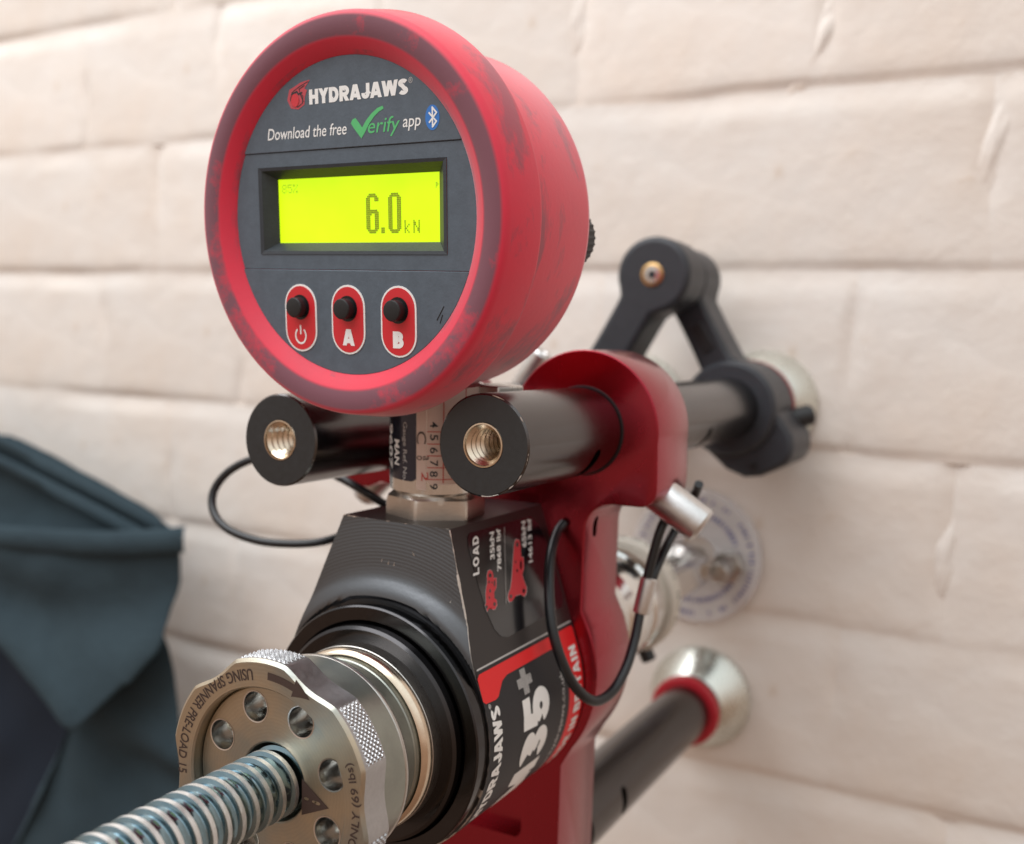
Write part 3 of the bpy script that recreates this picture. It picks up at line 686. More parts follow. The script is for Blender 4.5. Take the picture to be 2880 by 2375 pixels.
# ---- rings in front of the body
lathe('seal_ring', [(20.4, -233.5), (20.6, -234.9), (22.3, -235.2), (23.6, -235.4), (24.3, -234.9), (24.55, -233.6), (24.7, -232.4), (25.2, -232.9), (28.1, -232.95), (28.45, -232.6), (28.5, -228)], 'ring_gloss', tester, 128, smooth=40)
sp = [(28.42*math.cos(R(a)), -232.75, 28.42*math.sin(R(a))) for a in [i*0.5 for i in range(-120, 280)]]
wear('edge_wear', sp, lambda t, i: max(0.0, -0.16+0.34*fbm((i*0.05, 21, 0), 1.0, 4)), body, lambda i: (Vector((-sp[i][0], 0, -sp[i][2])).normalized()*0.8, Vector((0, 1, 0))))
lathe('steel_collar', [(20.3, -233.0), (20.6, -233.4), (20.65, -238.2), (20.3, -238.6)], 'steel', tester, 128)
lathe('lip_ring', [(18.6, -239.0), (18.9, -240.4), (19.35, -240.9), (19.9, -240.6), (20.4, -239.7), (20.55, -238.4), (20.4, -237.5)], 'insert_steel', tester, 128, smooth=60)

# ---- adjusting nut
def nut_r(a):
    a = (a-34.5) % 60
    if a > 30: a -= 60
    a = abs(a)
    if a <= 14.5: return 25.3
    return 25.3-1.6*math.sin(math.pi/2*min(1, (a-14.5)/15.5))**1.15
NA = 480; V, F, MI = [], [], []
for k in range(NA):
    a = 360*k/NA; ro = nut_r(a); c_, s_ = math.cos(R(a)), math.sin(R(a))
    for r, y in ((19.45, -258), (19.45, -266.6), (19.8, -267), (ro-0.7, -267), (ro, -266.4), (ro, -260.0), (ro-0.5, -259.5), (17, -259.5)): V.append((r*c_, y, r*s_))
for k in range(NA):
    for j in range(7): F.append((k*8+j, k*8+j+1, ((k+1) % NA)*8+j+1, ((k+1) % NA)*8+j)); MI.append(1 if j in (4, 5) else 0)
nut = obj('adjusting_nut', V, F, 'nut_zinc', tester, 28, fix=True)
nut.data.materials.append(MAT['nut_side']); nut.data.polygons.foreach_set('material_index', MI)
def tri(t): t = t % 1.0; return 1-abs(2*t-1)
for kk in range(6):
    V, F = [], []; nu_, nv = 120, 60; pitch = 0.86
    for i in range(nu_+1):
        a = 34.5+60*kk-14.2+28.4*i/nu_; s_ = R(a)*25.3
        for j in range(nv+1):
            y = -265.9+5.8*j/nv; p1 = tri((s_+y)/pitch/1.41421); p2 = tri((s_-y)/pitch/1.41421)
            e = min(1, min(i, nu_-i)/6, min(j, nv-j)/4)
            r = 25.22+0.42*e*min(1.0, 1.7*min(p1, p2))
            V.append((r*math.cos(R(a)), y, r*math.sin(R(a))))
    for i in range(nu_):
        for j in range(nv): F.append((i*(nv+1)+j, i*(nv+1)+j+1, (i+1)*(nv+1)+j+1, (i+1)*(nv+1)+j))
    obj('knurl', V, F, 'nut_side', nut, None, fix=True)
disc = lathe('centre_disc', [(7.9, -258), (7.9, -264.3), (8.2, -264.5), (19.0, -264.5), (19.3, -264.2), (19.3, -258), (7.9, -258)], 'nut_zinc', nut, 128)
holes = []
for k in range(8):
    a = 18.8+45*k; hx, hz = 15.2*math.cos(R(a)), 15.2*math.sin(R(a)); holes.append(lathe_vf([(3.05, -270), (3.05, -256)], 32, (hx, hz), True, True))
cut(disc, holes)
for k in range(8):
    a = 18.8+45*k; hx, hz = 15.2*math.cos(R(a)), 15.2*math.sin(R(a))
    lathe('hole_sleeve', [(3.3, -264.56), (3.02, -264.5), (2.98, -264.2), (2.98, -257), (0, -256.5)], 'bright_steel', nut, 32, (hx, hz))
lathe('cup', [(17, -259.3), (21.0, -259.4), (21.45, -259.0), (21.45, -249.6)], 'cup_zinc', nut, 128)
lathe('cup_rim', [(21.45, -249.7), (21.62, -249.4), (21.6, -248.7), (21.1, -248.0), (20.2, -247.6), (19.4, -247.3)], 'steel', nut, 128, smooth=60)  # highlight along the cup's edge put in as brighter steel
lathe('cup_neck', [(19.4, -247.4), (18.9, -246.4), (18.75, -245.0), (18.75, -242.4), (19.0, -242.2), (19.0, -238)], 'cup_zinc', nut, 128)
def ring_text(body_, a0, r0, h, per):
    w_ = per*len(body_)
    return lettering('lettering', body_, w_, h, lambda x, y: ((r0-y)*math.cos(R(a0)+x/23.0), -267.06, (r0-y)*math.sin(R(a0)+x/23.0)), 'etched_brown', nut, 0.014, 0, 3)
ring_text('USING SPANNER PRE-LOAD 15', 99, 23.3, 2.3, 1.40)
ring_text('WHEN ONLY (69 lbs)', -42, 23.6, 2.3, 1.5)
ar = [(89, -0.75), (72, -0.75), (72, -1.9), (61, 0.1), (72, 1.9), (72, 0.75), (89, 0.75)]
pts = []
for (a0, o0), (a1, o1) in zip(ar, ar[1:]+ar[:1]):
    for k in range(5): pts.append((a0+(a1-a0)*k/5, o0+(o1-o0)*k/5))
flat_poly('arrow', pts, lambda a, o_: ((22.3+o_)*math.cos(R(a)), -267.06, (22.3+o_)*math.sin(R(a))), 'etched_brown', nut)
tv = [at(*p, 264.6) for p in ((849, 2191), (924, 2275), (848, 2293))]
flat_poly('warning_mark', [(p.x, p.z) for p in tv], lambda x, z: (x, -264.58, z), 'etched_brown', nut)
for (px, py), r in (((862, 2247), 0.5), ((884, 2256), 0.45), ((893, 2260), 0.6)):
    p = at(px, py, 264.6); flat_poly('warning_mark', [(p.x+r*math.cos(a*0.524)*1.2, p.z+r*0.6*math.sin(a*0.524)) for a in range(12)], lambda x, z: (x, -264.64, z), 'nut_zinc', nut)

# ---- threaded rod
V, F, MI = [], [], []; na = 60; P = 3.6; NP = 18; y0 = -356.0
ny = int((-254-y0)/P*NP)
for j in range(ny+1):
    t = (j % NP)/NP
    if t <= 0.28: r = 7.0
    else: q = (t-0.28)/0.72; r = 7.0-0.72*min(1.0, q/0.16, (1-q)/0.16)-0.16*math.sin(math.pi*q)
    for k in range(na):
        a = 2*math.pi*k/na; V.append((r*math.cos(a), y0+P*(j/NP-k/na), r*math.sin(a)))
for j in range(ny):
    for k in range(na):
        if k < na-1: q = (j*na+k, j*na+k+1, (j+1)*na+k+1, (j+1)*na+k)
        else:
            if j < NP: continue
            q = (j*na+k, (j-NP)*na, (j-NP+1)*na, (j+1)*na+k)
        F.append(q); MI.append(1 if (j % NP)/NP < 0.27 else 0)
rod = obj('threaded_rod', V, F, 'zinc_rod', tester, 28, fix=True)
rod.data.materials.append(MAT['rod_crest']); rod.data.polygons.foreach_set('material_index', MI)

# ---- legs
def leg(c, front, bore=True):
    prof = ([(4.35, front+34), (4.35, front+0.8), (4.9, front)] if bore else [(0.5, front)])+[(10.6, front), (11.0, front+0.4), (11.0, -14)]
    o = lathe('leg_tube', prof, 'black_anodised', tester, 96, c, True, False)
    def ring_slot(d, ang):
        return slot_vf(c[0]+11*math.cos(R(ang)), -d, c[1]+11*math.sin(R(ang)), ((math.cos(R(ang)), 0, math.sin(R(ang))), (-math.sin(R(ang)), 0, math.cos(R(ang)))), 1.9, 5.4, 5)
    cut(o, [ring_slot(193, -40), ring_slot(105, -40)] if bore else [ring_slot(113, 4), ring_slot(140, 4)])
    me = o.data; me.materials.append(MAT['black_face'])
    for p in me.polygons:
        if p.normal.y < -0.9 and abs(p.center.y-front*S) < 0.0002: p.material_index = 1
    if bore:
        prof = [(4.75, front-0.12), (4.45, front-0.15)]
        for k in range(13): prof += [(4.33, front+0.4+1.9*k), (3.55, front+1.05+1.9*k), (3.55, front+1.35+1.9*k), (4.33, front+1.95+1.9*k)]
        lathe('threaded_insert', prof, 'insert_steel', o, 48, c, smooth=15)
        lathe('bore_end', [(4.3, front+26), (0, front+26)], 'hole_dark', o, 24, c)
        cpts = [(c[0]+10.85*math.cos(R(a)), front+0.12, c[1]+10.85*math.sin(R(a))) for a in [i*0.75 for i in range(-120, 150)]]
        wear('edge_wear', cpts, lambda t, i: max(0.0, -0.10+0.42*fbm((i*0.05, c[0], 3), 1.0, 4)), o, lambda i: (Vector((c[0]-cpts[i][0], -0.02, c[1]-cpts[i][2])).normalized(), Vector((0, 1, 0))))
    lathe('foot', [(0, -0.6), (21.0, -0.6), (21.6, -1.2), (21.6, -2.6), (21.2, -3.2), (12.6, -16.2), (12, -16.6), (8, -16.6)], 'foot_zinc', o, 96, c)
    lathe('washer', [(8, -16), (13.2, -16), (13.6, -16.6), (13.6, -19.2), (11, -19.4)], 'black_knob', o, 72, c)
    lathe('collar', [(11, -19), (13.6, -19), (14.2, -19.6), (14.2, -22.6), (13.6, -23.4), (11, -23.6)], 'red_plastic', o, 72, c)
    return o
leg_r = leg(TR, -230); leg_l = leg(TL, -230); leg_b = leg(TB, -160, False)
for c in (TR, TL): lathe('clamp_gap_ring', [(10.5, -180.4), (11.3, -180.4), (11.5, -180.0), (11.5, -178)], 'black_knob', bracket, 72, c)  # dark gap around each leg put in as a black ring

# ---- gauge: rubber boot, panel, screen
yaw, pit, roll = R(-3.5), R(-5.0), R(-0.95)
n_ = Vector((math.sin(yaw)*math.cos(pit), -math.cos(yaw)*math.cos(pit), math.sin(pit)))
gx_ = Vector((math.cos(yaw), math.sin(yaw), 0)); gz_ = gx_.cross(-n_)
gx, gz = gx_*math.cos(roll)+gz_*math.sin(roll), gz_*math.cos(roll)-gx_*math.sin(roll)
G0 = Vector((-2.8, -241.0, 113.05))
BOOT = [(32.4, 1.2), (32.8, 0.0), (33.2, -0.5), (35.7, -2.3), (36.2, -2.6), (40.0, -2.9), (40.7, -2.7), (41.2, -2.1), (41.5, -1.2), (43.0, 7.0), (42.9, 7.7), (41.4, 8.4), (39.9, 9.2), (39.2, 10.6), (39.0, 14), (38.9, 34.5), (38.3, 36.3), (36.4, 37.3), (20, 37.5)]
V, F = lathe_vf(BOOT, 160)
F.append(tuple((len(BOOT)-1)*160+k for k in range(160)))
gauge = obj('gauge', V, F, 'red_rubber', tester, 50, fix=True)
m = Matrix.Identity(4)
for i in range(3): m[i][0] = gx[i]; m[i][1] = -n_[i]; m[i][2] = gz[i]; m[i][3] = G0[i]*S
gauge.matrix_local = m
gauge['label'] = 'round digital gauge in a grubby red rubber boot'
def gp(px, py, t=0.0):
    r = CX*((px-1440)/FPX)+CY*((py-1187.5)/FPX)+CZ; o_ = G0-n_*t
    p = CAM_POS+r*((o_-CAM_POS).dot(n_)/r.dot(n_))-G0
    return (p.dot(gx), p.dot(gz))
def clip(poly, a, b, c):
    "keep a*x+b*z <= c"
    out = []
    for i, p in enumerate(poly):
        q = poly[(i+1) % len(poly)]; dp, dq = a*p[0]+b*p[1]-c, a*q[0]+b*q[1]-c
        if dp <= 0: out.append(p)
        if dp*dq < 0: t = dp/(dp-dq); out.append((p[0]+(q[0]-p[0])*t, p[1]+(q[1]-p[1])*t))
    return out
circ = [(33.0*math.cos(2*math.pi*k/128), 33.0*math.sin(2*math.pi*k/128)) for k in range(128)]
BX0, BX1, BZ0, BZ1, ZT, ZB = -25.6, 25.8, -7.4, 11.4, 14.4, -10.6
LX0, LX1, LZ0, LZ1 = -22.6, 22.0, -4.9, 9.0
pl = []
prism('face_plate', clip(circ, 0, -1, -ZT-0.12), -0.25, 2, 'panel_plastic', gauge, 0.15, 1)
prism('face_plate', clip(circ, 0, 1, ZB-0.12), -0.25, 2, 'panel_plastic', gauge, 0.15, 1)
band = clip(clip(circ, 0, 1, ZT), 0, -1, -ZB)
parts = [prism_vf(q, 0.0, 2.0) for q in (clip(band, 0, -1, -BZ1), clip(band, 0, 1, BZ0), clip(clip(clip(band, 0, 1, BZ1), 0, -1, -BZ0), 1, 0, BX0), clip(clip(clip(band, 0, 1, BZ1), 0, -1, -BZ0), -1, 0, -BX1))]
obj('face_plate', *join_vf(parts), 'panel_plastic', gauge, None, fix=True)
# sloping screen surround
o4 = [(BX0, BZ0), (BX1, BZ0), (BX1, BZ1), (BX0, BZ1)]; i4 = [(LX0, LZ0), (LX1, LZ0), (LX1, LZ1), (LX0, LZ1)]
V = [(x, -0.15, z) for x, z in o4]+[(x+(0.9 if x < 0 else -0.9), 0.0, z+(0.7 if z < 2 else -0.7)) for x, z in o4]+[(x, 2.75, z) for x, z in i4]+[(x, 3.02, z) for x, z in i4]
obj('screen_surround', V, [(a*4+k, a*4+(k+1) % 4, a*4+4+(k+1) % 4, a*4+4+k) for a in range(3) for k in range(4)], 'bezel_plastic', gauge, None, fix=True)
obj('screen', [(x, 3.0, z) for x, z in ((LX0-0.2, LZ0-0.2), (LX1+0.2, LZ0-0.2), (LX1+0.2, LZ1+0.2), (LX0-0.2, LZ1+0.2))], [(0, 1, 2, 3)], 'screen_glow', gauge, None)
def dots(name, rows_, x0, z0, px_, pz_, mt):
    cells = []
    for j, row in enumerate(rows_):
        for i, ch in enumerate(row):
            if ch == '#':
                x, z = x0+i*px_, z0-j*pz_; g_ = 0.04*px_; cells.append(([(x+g_, 2.93, z-pz_+g_), (x+px_-g_, 2.93, z-pz_+g_), (x+px_-g_, 2.93, z-g_), (x+g_, 2.93, z-g_)], [(0, 1, 2, 3)]))
    return obj(name, *join_vf(cells), mt, gauge, None)
zero = ['..#####..', '.#######.']+['###...###']*16+['.#######.', '..#####..']
six = ['..#####..', '.#######.', '###...###', '###...###']+['###......']*4+['########.', '#########', '####..###']+['###...###']*7+['.#######.', '..#####..']
dotp = ['###', '###', '###']
f57 = {'k': ['#....', '#....', '#..#.', '#.#..', '##...', '#.#..', '#..#.'], 'N': ['#...#', '##..#', '##..#', '#.#.#', '#..##', '#..##', '#...#'],
       '8': ['.###.', '#...#', '#...#', '.###.', '#...#', '#...#', '.###.'], '5': ['#####', '#....', '####.', '....#', '....#', '#...#', '.###.'], '%': ['##..#', '##..#', '...#.', '..#..', '.#...', '#..##', '#..##']}
def scr(px, py): return gp(px, py, 2.93)
a6, b6 = scr(560+865*.5416, 500+84*.5416), scr(560+935*.5416, 500+290*.5416)
pw, ph = (b6[0]-a6[0])/9, (a6[1]-b6[1])/20
a0_ = scr(560+980*.5416, 500+80*.5416)
dots('screen_digit', six, a6[0], a6[1], pw, ph, 'screen_ink'); dots('screen_digit', zero, a0_[0], a6[1], pw, ph, 'screen_ink')
dots('screen_digit', dotp, a6[0]+pw*10.5, a6[1]-ph*17, pw*0.85, ph, 'screen_ink')
k0 = scr(560+1066*.5416, 500+222*.5416); kp = 0.33
dots('screen_digit', [a+'..'+b for a, b in zip(f57['k'], f57['N'])], k0[0], a6[1]-ph*20+7*ph*0.93, kp, ph*0.93, 'screen_ink')
e0 = scr(560+430*.5416, 500+38*.5416); dots('screen_digit', [a+'.'+b+'.'+c_ for a, b, c_ in zip(f57['8'], f57['5'], f57['%'])], e0[0], e0[1], 0.28, 0.27, 'screen_faint')
q0 = scr(560+1228*.5416, 500+22*.5416); dots('screen_digit', ['##.', '###', '##.', '#..'], q0[0], q0[1], 0.25, 0.3, 'screen_faint')

def gpt(off=-0.30): return lambda x, z: (x, off, z)
def c8(x, y): return (750+x*.247, 180+y*.247)
def gtext(body_, p0, p1, h, mt, bold=0.0, shear=0.0, spacing=1.0, dx=0.0):
    "text from pixel p0 (lower left) to p1 (lower right)"
    a, b = gp(*c8(*p0)), gp(*c8(*p1)); w_ = math.hypot(b[0]-a[0], b[1]-a[1]); s_ = (b[1]-a[1])/w_
    return lettering('lettering', body_, w_, h, lambda x, y: (a[0]+x, -0.30, a[1]+y+s_*x), mt, gauge, bold, shear, 0, spacing)
ha, hb = gp(*c8(497, 468)), gp(*c8(1622, 348)); hs = (hb[1]-ha[1])/(hb[0]-ha[0])
block_text('lettering', 'HYDRAJAWS', hb[0]-ha[0], 3.05, lambda x, y, e: (ha[0]+x, -0.30-e, ha[1]+y+hs*x), 'print_white', gauge, 0.26)
gtext('®', (1625, 225), (1672, 218), 1.15, 'sticker_grey')
gtext('Download the free', (25, 878), (922, 805), 2.45, 'print_white', 0.004, 0.18)
gtext('app', (1562, 770), (1765, 750), 2.35, 'print_white', 0.004, 0.15)
gtext('erify', (1165, 850), (1530, 815), 3.9, 'print_green', 0.004, 0.2)
def gpoly(name, pts, mt, off=-0.30): return flat_poly(name, [gp(*c8(*p)) for p in pts], gpt(off), mt, gauge)
gpoly('tick_mark', [(970, 680), (985, 640), (1020, 618), (1060, 670), (1098, 728), (1140, 650), (1200, 570), (1270, 505), (1330, 478), (1342, 512), (1290, 545), (1235, 600), (1180, 680), (1130, 780), (1090, 852), (1040, 785), (1000, 730)], 'print_green')
bc = gp(*c8(1897, 612)); flat_poly('wireless_badge', [(bc[0]+1.72*math.cos(a*0.1309), bc[1]+2.42*math.sin(a*0.1309)) for a in range(48)], gpt(-0.30), 'print_blue', gauge)
def stroke(name, pts, w_, mt, off, fn=None):
    cells = []
    for a, b in zip(pts, pts[1:]):
        d = Vector((b[0]-a[0], b[1]-a[1])); L = d.length; d /= L; nrm = Vector((-d.y, d.x))*w_/2; d = d*w_*0.4
        cells.append(([(a[0]-d.x+nrm.x, off, a[1]-d.y+nrm.y), (a[0]-d.x-nrm.x, off, a[1]-d.y-nrm.y), (b[0]+d.x-nrm.x, off, b[1]+d.y-nrm.y), (b[0]+d.x+nrm.x, off, b[1]+d.y+nrm.y)], [(0, 1, 2, 3)])); off -= 0.004
    return obj(name, *join_vf(cells), mt, gauge, None)
stroke('wireless_rune', [gp(*c8(*p)) for p in ((1862, 562), (1944, 655), (1902, 718), (1898, 498), (1946, 556), (1866, 668))], 0.34, 'print_white', -0.36)
logo_o = [(502, 182), (398, 214), (330, 262), (268, 300), (246, 420), (290, 512), (372, 522), (440, 468), (446, 380), (470, 300), (440, 285)]
gpoly('emblem', logo_o, 'print_logo')
stroke('emblem_line', [gp(*c8(*p)) for p in ((480, 205), (385, 262), (300, 330), (282, 415), (310, 480), (368, 495), (420, 450), (425, 370), (395, 340), (380, 290), (440, 250))], 0.16, 'print_dark', -0.34)
stroke('emblem_line', [gp(*c8(*p)) for p in ((300, 350), (355, 320), (375, 350), (412, 330))], 0.34, 'print_dark', -0.36)
stroke('emblem_line', [gp(*c8(*p)) for p in ((395, 345), (428, 430))], 0.24, 'print_dark', -0.36)
ec = gp(*c8(336, 420)); flat_poly('emblem', [(ec[0]+1.15*math.cos(a*0.3), ec[1]+1.35*math.sin(a*0.3)) for a in range(21)], gpt(-0.40), 'print_red', gauge)
# buttons
def stadium(cx, cz, hw, hh, n=14):
    return [(cx+hw*math.cos(math.pi*k/n), cz+hh-hw+hw*math.sin(math.pi*k/n)) for k in range(n+1)]+[(cx+hw*math.cos(math.pi+math.pi*k/n), cz-hh+hw+hw*math.sin(math.pi+math.pi*k/n)) for k in range(n+1)]
bcs = [gp(560+x*.5416, 500+y*.5416) for x, y in ((536, 728), (781, 738), (1042, 749))]
for k, (bx, bz) in enumerate(bcs):
    V, F = prism_vf(stadium(bx, bz, 4.65, 7.4), -0.42, 0.2); obj('button_surround', V, F, 'print_white', gauge, 40, fix=True)
    V, F = prism_vf(stadium(bx, bz, 4.25, 7.0), -0.50, 0.1); obj('button_label', V, F, 'button_red', gauge, 40, fix=True)
    lathe('button', [(2.2, -0.4), (2.2, -2.45), (2.05, -2.7), (1.9, -2.75), (0, -2.7)], 'black_knob', gauge, 40, (bx-0.1, bz+2.35))
    lathe('button_shade_ring', [(2.2, -0.52), (2.75, -0.53)], 'scratch_and_shade', gauge, 40, (bx-0.1, bz+2.35))  # flat dark ring paints the shade around the button
    if k:
        block_text('lettering', 'AB'[k-1], 3.1 if k == 1 else 2.8, 3.5, lambda x, y, e: (bx-1.45+x, -0.54-e, bz-5.5+y), 'print_white', gauge, 0.27)
    else:
        cells = []; m_ = 22
        for i in range(m_):
            aa = [R(90+38+(360-76)*t/m_) for t in (i, i+1)]
            cells.append(([(bx-0.1+r*math.cos(a), -0.54, bz-3.9+r*math.sin(a)*1.1) for a, r in ((aa[0], 1.35), (aa[0], 1.72), (aa[1], 1.72), (aa[1], 1.35))], [(0, 1, 2, 3)]))
        cells.append(([(bx-0.1+a, -0.54, bz-3.9+b) for a, b in ((-0.2, 0.3), (0.2, 0.3), (0.2, 2.3), (-0.2, 2.3))], [(0, 1, 2, 3)]))
        obj('power_symbol', *join_vf(cells), 'print_white', gauge, None)
for p0, p1 in (((1240, 740), (1275, 670)), ((1256, 755), (1268, 715))):
    a, b = gp(560+p0[0]*.5416, 500+p0[1]*.5416), gp(560+p1[0]*.5416, 500+p1[1]*.5416)
    stroke('scuff', [a, b], 0.22, 'scratch_and_shade', -0.29)
# knurled knob on the back of the boot
KN = 90; V, F = [], []
for y, r0 in ((37, 6.2), (38, 7.0), (45, 7.0), (46, 6.4)):
    for k in range(KN): a = 2*math.pi*k/KN; r = r0+(0.28 if k % 3 == 0 else 0.0); V.append((28.2+r*math.cos(a), y, -3.6+r*math.sin(a)))
for j in range(3):
    for k in range(KN): F.append((j*KN+k, j*KN+(k+1) % KN, (j+1)*KN+(k+1) % KN, (j+1)*KN+k))
F.append(tuple(3*KN+k for k in range(KN)))
obj('back_knob', V, F, 'black_knob', gauge, 20, fix=True)

# ---- gauge stem, hex and stickers
SC = Vector((0.8, -209.0, 0)); tilt = Matrix.Translation(Vector((SC.x, SC.y, 53))) @ Matrix.Rotation(R(4.0), 4, 'X') @ Matrix.Rotation(R(1.2), 4, 'Y')
SR = 11.2
def stem_pt(ang, z, off=0.0):
    "ang degrees from straight ahead (-y) towards +x"
    r = SR+off; return tuple(tilt @ Vector((r*math.sin(R(ang)), -r*math.cos(R(ang)), z-53)))
prof = [(6.5, 49.8), (9.4, 52.2), (10.7, 52.8), (11.2, 53.4), (11.2, 78), (6, 79)]
V, F = [], []; n = 72
for r, z in prof:
    for k in range(n): a = 2*math.pi*k/n; V.append(tuple(tilt @ Vector((r*math.cos(a), r*math.sin(a), z-53))))
for i in range(len(prof)-1):
    for k in range(n): F.append((i*n+k, i*n+(k+1) % n, (i+1)*n+(k+1) % n, (i+1)*n+k))
stem = obj('gauge_stem', V, F, 'bright_steel', tester, 35, fix=True)
def spatch(name, a0, a1, z0, z1, off, mt, k=16, c=0.8):
    V, F = [], []
    for i in range(k+1):
        a = a0+(a1-a0)*i/k; e = min(i, k-i)/k*abs(a1-a0)*0.185; q = max(0, c-e)*0.8
        V += [stem_pt(a, z0+q, off), stem_pt(a, z1-q, off)]
    for i in range(k): F.append((2*i, 2*i+1, 2*i+3, 2*i+2))
    return obj(name, V, F, mt, stem, 60)
spatch('reference_sticker', -78, 8, 56.2, 78, 0.06, 'foil_blue')
spatch('date_sticker', 21, 112, 55.8, 78, 0.06, 'sticker_paper')
spatch('clear_sleeve', 8.5, 20.5, 54.5, 78, 0.05, 'sticker_paper', 6, 0.1)
def stext(body_, ang, z_top, z_bot, h, mt, bold=0.0):
    "text reading downwards, letter tops to the right"
    return lettering('lettering', body_, z_top-z_bot, h, lambda x, y: stem_pt(ang+math.degrees(y/SR), z_top-x, 0.16), mt, stem, bold, 0, 3)
zz = lambda py: 52.3+(1380-py)*0.0862
stext('9607', -45, zz(1188), zz(1311), 2.5, 'print_white', 0.02)
stext('MAN', -27, zz(1226), zz(1296), 2.0, 'print_white', 0.03)
stext('Gauge Ref. No.', -12, zz(1175), zz(1335), 1.5, 'sticker_grey', 0.005)
for i, ch in enumerate('456789'):
    pc = (1177, 1211, 1246, 1281, 1310, 1344)[i]; stext(ch, 25, zz(pc-8), zz(pc+8), 1.8, 'print_dark', 0.01)
stext('C', 9, zz(1196), zz(1230), 2.2, 'etched_brown'); stext('o', 9, zz(1262), zz(1274), 1.3, 'etched_brown'); stext('a', 17, zz(1262), zz(1274), 1.3, 'etched_brown'); stext('2', 15, zz(1305), zz(1330), 1.6, 'line_red')
for py in (1196, 1229, 1261, 1293, 1325): spatch('grid_line', 21.5, 110, zz(py)-0.10, zz(py)+0.10, 0.14, 'line_red', 10, 0)
for a in (40, 68): spatch('grid_line', a, a+1.1, 56.2, 78, 0.15, 'line_red', 2, 0)
hexo = [(SC.x+12.1*math.cos(R(39+60*k)), SC.y+12.1*math.sin(R(39+60*k))) for k in range(6)]
V = []; F = []
hex_r = [(10.3, 52.4), (12.1, 51.2), (12.1, 46.9), (11.4, 46.5)]
# chamfered hexagon: the hexagonal prism is trimmed by a shallow cone at the top
nh = 96; Vh = []; lv = [(46.5, 1), (47.0, 1), (50.9, 1), (52.0, 1)]
for iz, z in enumerate((46.45, 46.7, 49.6, 51.0, 52.2)):
    for k in range(nh):
        a = 360*k/nh; q = ((a-39) % 60)-30; rh = 12.1*math.cos(R(30))/math.cos(R(q))
        lim = 12.25-max(0, z-50.4)*1.15
        if iz >= 3: rh = min(rh, lim) if iz == 3 else min(rh, 10.1)
        Vh.append((SC.x+rh*math.cos(R(a)), SC.y+rh*math.sin(R(a)), z+(0.0 if iz != 3 else 0.0)))
Fh = []
for j in range(4):
    for k in range(nh): Fh.append((j*nh+k, j*nh+(k+1) % nh, (j+1)*nh+(k+1) % nh, (j+1)*nh+k))
Fh.append(tuple(4*nh+k for k in range(nh)))
obj('hex_fitting', Vh, Fh, 'hex_steel', tester, 18, fix=True)
# small nut glimpsed beside the stem under the boot
V, F = lathe_vf([(0, 0), (6.5, 0), (7, 0.5), (7, 7), (0, 7.5)], 6, frame=axis_frame((14, -204, 71), (0, 0, 1)))
obj('side_nut', V, F, 'steel', tester, 25, bevel=0.4, fix=True)

# ---- folding handle clamped on the upper legs
handle = part_empty('handle', tester, (-1, -40, 114))
h0 = Vector((-1, -40, 114))
def hprism(name, outline, y0, y1, mt='black_plastic', bevel=2.0, seg=4, parent=handle):
    V, F = prism_vf([(x-h0.x, z-h0.z) for x, z in outline], y0-h0.y, y1-h0.y); return obj(name, V, F, mt, parent, 40, bevel, seg, fix=True)
def arm_outline(hub, rh, end, re, w0, w1, bow=0.0):
    d = Vector((end[0]-hub[0], end[1]-hub[1])); L = d.length; d /= L; nrm = Vector((-d.y, d.x)); a = math.degrees(math.atan2(d.y, d.x))
    q0 = math.degrees(math.acos(min(1, w0/rh)*0.98)); q1 = math.degrees(math.acos(min(1, w1/re)*0.98))
    out = arc(hub[0], hub[1], rh, a+90-q0+8, a+270+q0-8, 24)
    for k in range(1, 9):
        t = k/9; w_ = w0+(w1-w0)*t-0.9*math.sin(math.pi*t); c = Vector(hub)+d*(L*t)+nrm*bow*math.sin(math.pi*t); p = c-nrm*w_
        if (Vector((p.x, p.y))-Vector(hub)).length > rh*0.95 and (Vector((p.x, p.y))-Vector(end)).length > re*0.95: out.append((p.x, p.y))
    out += arc(end[0], end[1], re, a-90-q1*0+0, a+90, 20)
    for k in range(8, 0, -1):
        t = k/9; w_ = w0+(w1-w0)*t-0.9*math.sin(math.pi*t); c = Vector(hub)+d*(L*t)+nrm*bow*math.sin(math.pi*t); p = c+nrm*w_
        if (Vector((p.x, p.y))-Vector(hub)).length > rh*0.95 and (Vector((p.x, p.y))-Vector(end)).length > re*0.95: out.append((p.x, p.y))
    return out
hub = (-1.5, 114.2)
hprism('handle_arm', arm_outline(hub, 14.0, TL, 16.8, 7.6, 8.4), -64, -44)
hprism('handle_arm', arm_outline(hub, 12.6, TR, 17.2, 6.6, 7.6), -41, -20)
clampo = [(TR[0]-13, TR[1]-9), (TR[0]-10, TR[1]+4), (TR[0]+14, TR[1]+4), (48.6, 58), (49.4, 51.5), (47.0, 47.5), (38, 42.5), (32, 41.6), (25, 44), (18, 50)]
hprism('clamp_block', clampo, -50, -19)
lathe('clamp_ring', [(11.2, -53), (16.0, -53), (17.4, -51.5), (17.4, -22), (16, -20), (11.2, -20)], 'black_plastic', handle, 72, (TR[0]-h0.x, TR[1]-h0.z), frame=Matrix.Translation(Vector((0, 40, 0))))
lathe('clamp_ring', [(11.2, -66), (16.0, -66), (17.4, -64.5), (17.4, -42), (16, -40), (11.2, -40)], 'black_plastic', handle, 72, (TL[0]-h0.x, TL[1]-h0.z), frame=Matrix.Translation(Vector((0, 40, 0))))
lathe('clamp_band', [(17.5, -24.5), (17.7, -24.5), (17.7, -26.0), (17.5, -26.0)], 'red_plastic', handle, 72, (TR[0]-h0.x, TR[1]-h0.z), frame=Matrix.Translation(Vector((0, 40, 0))))
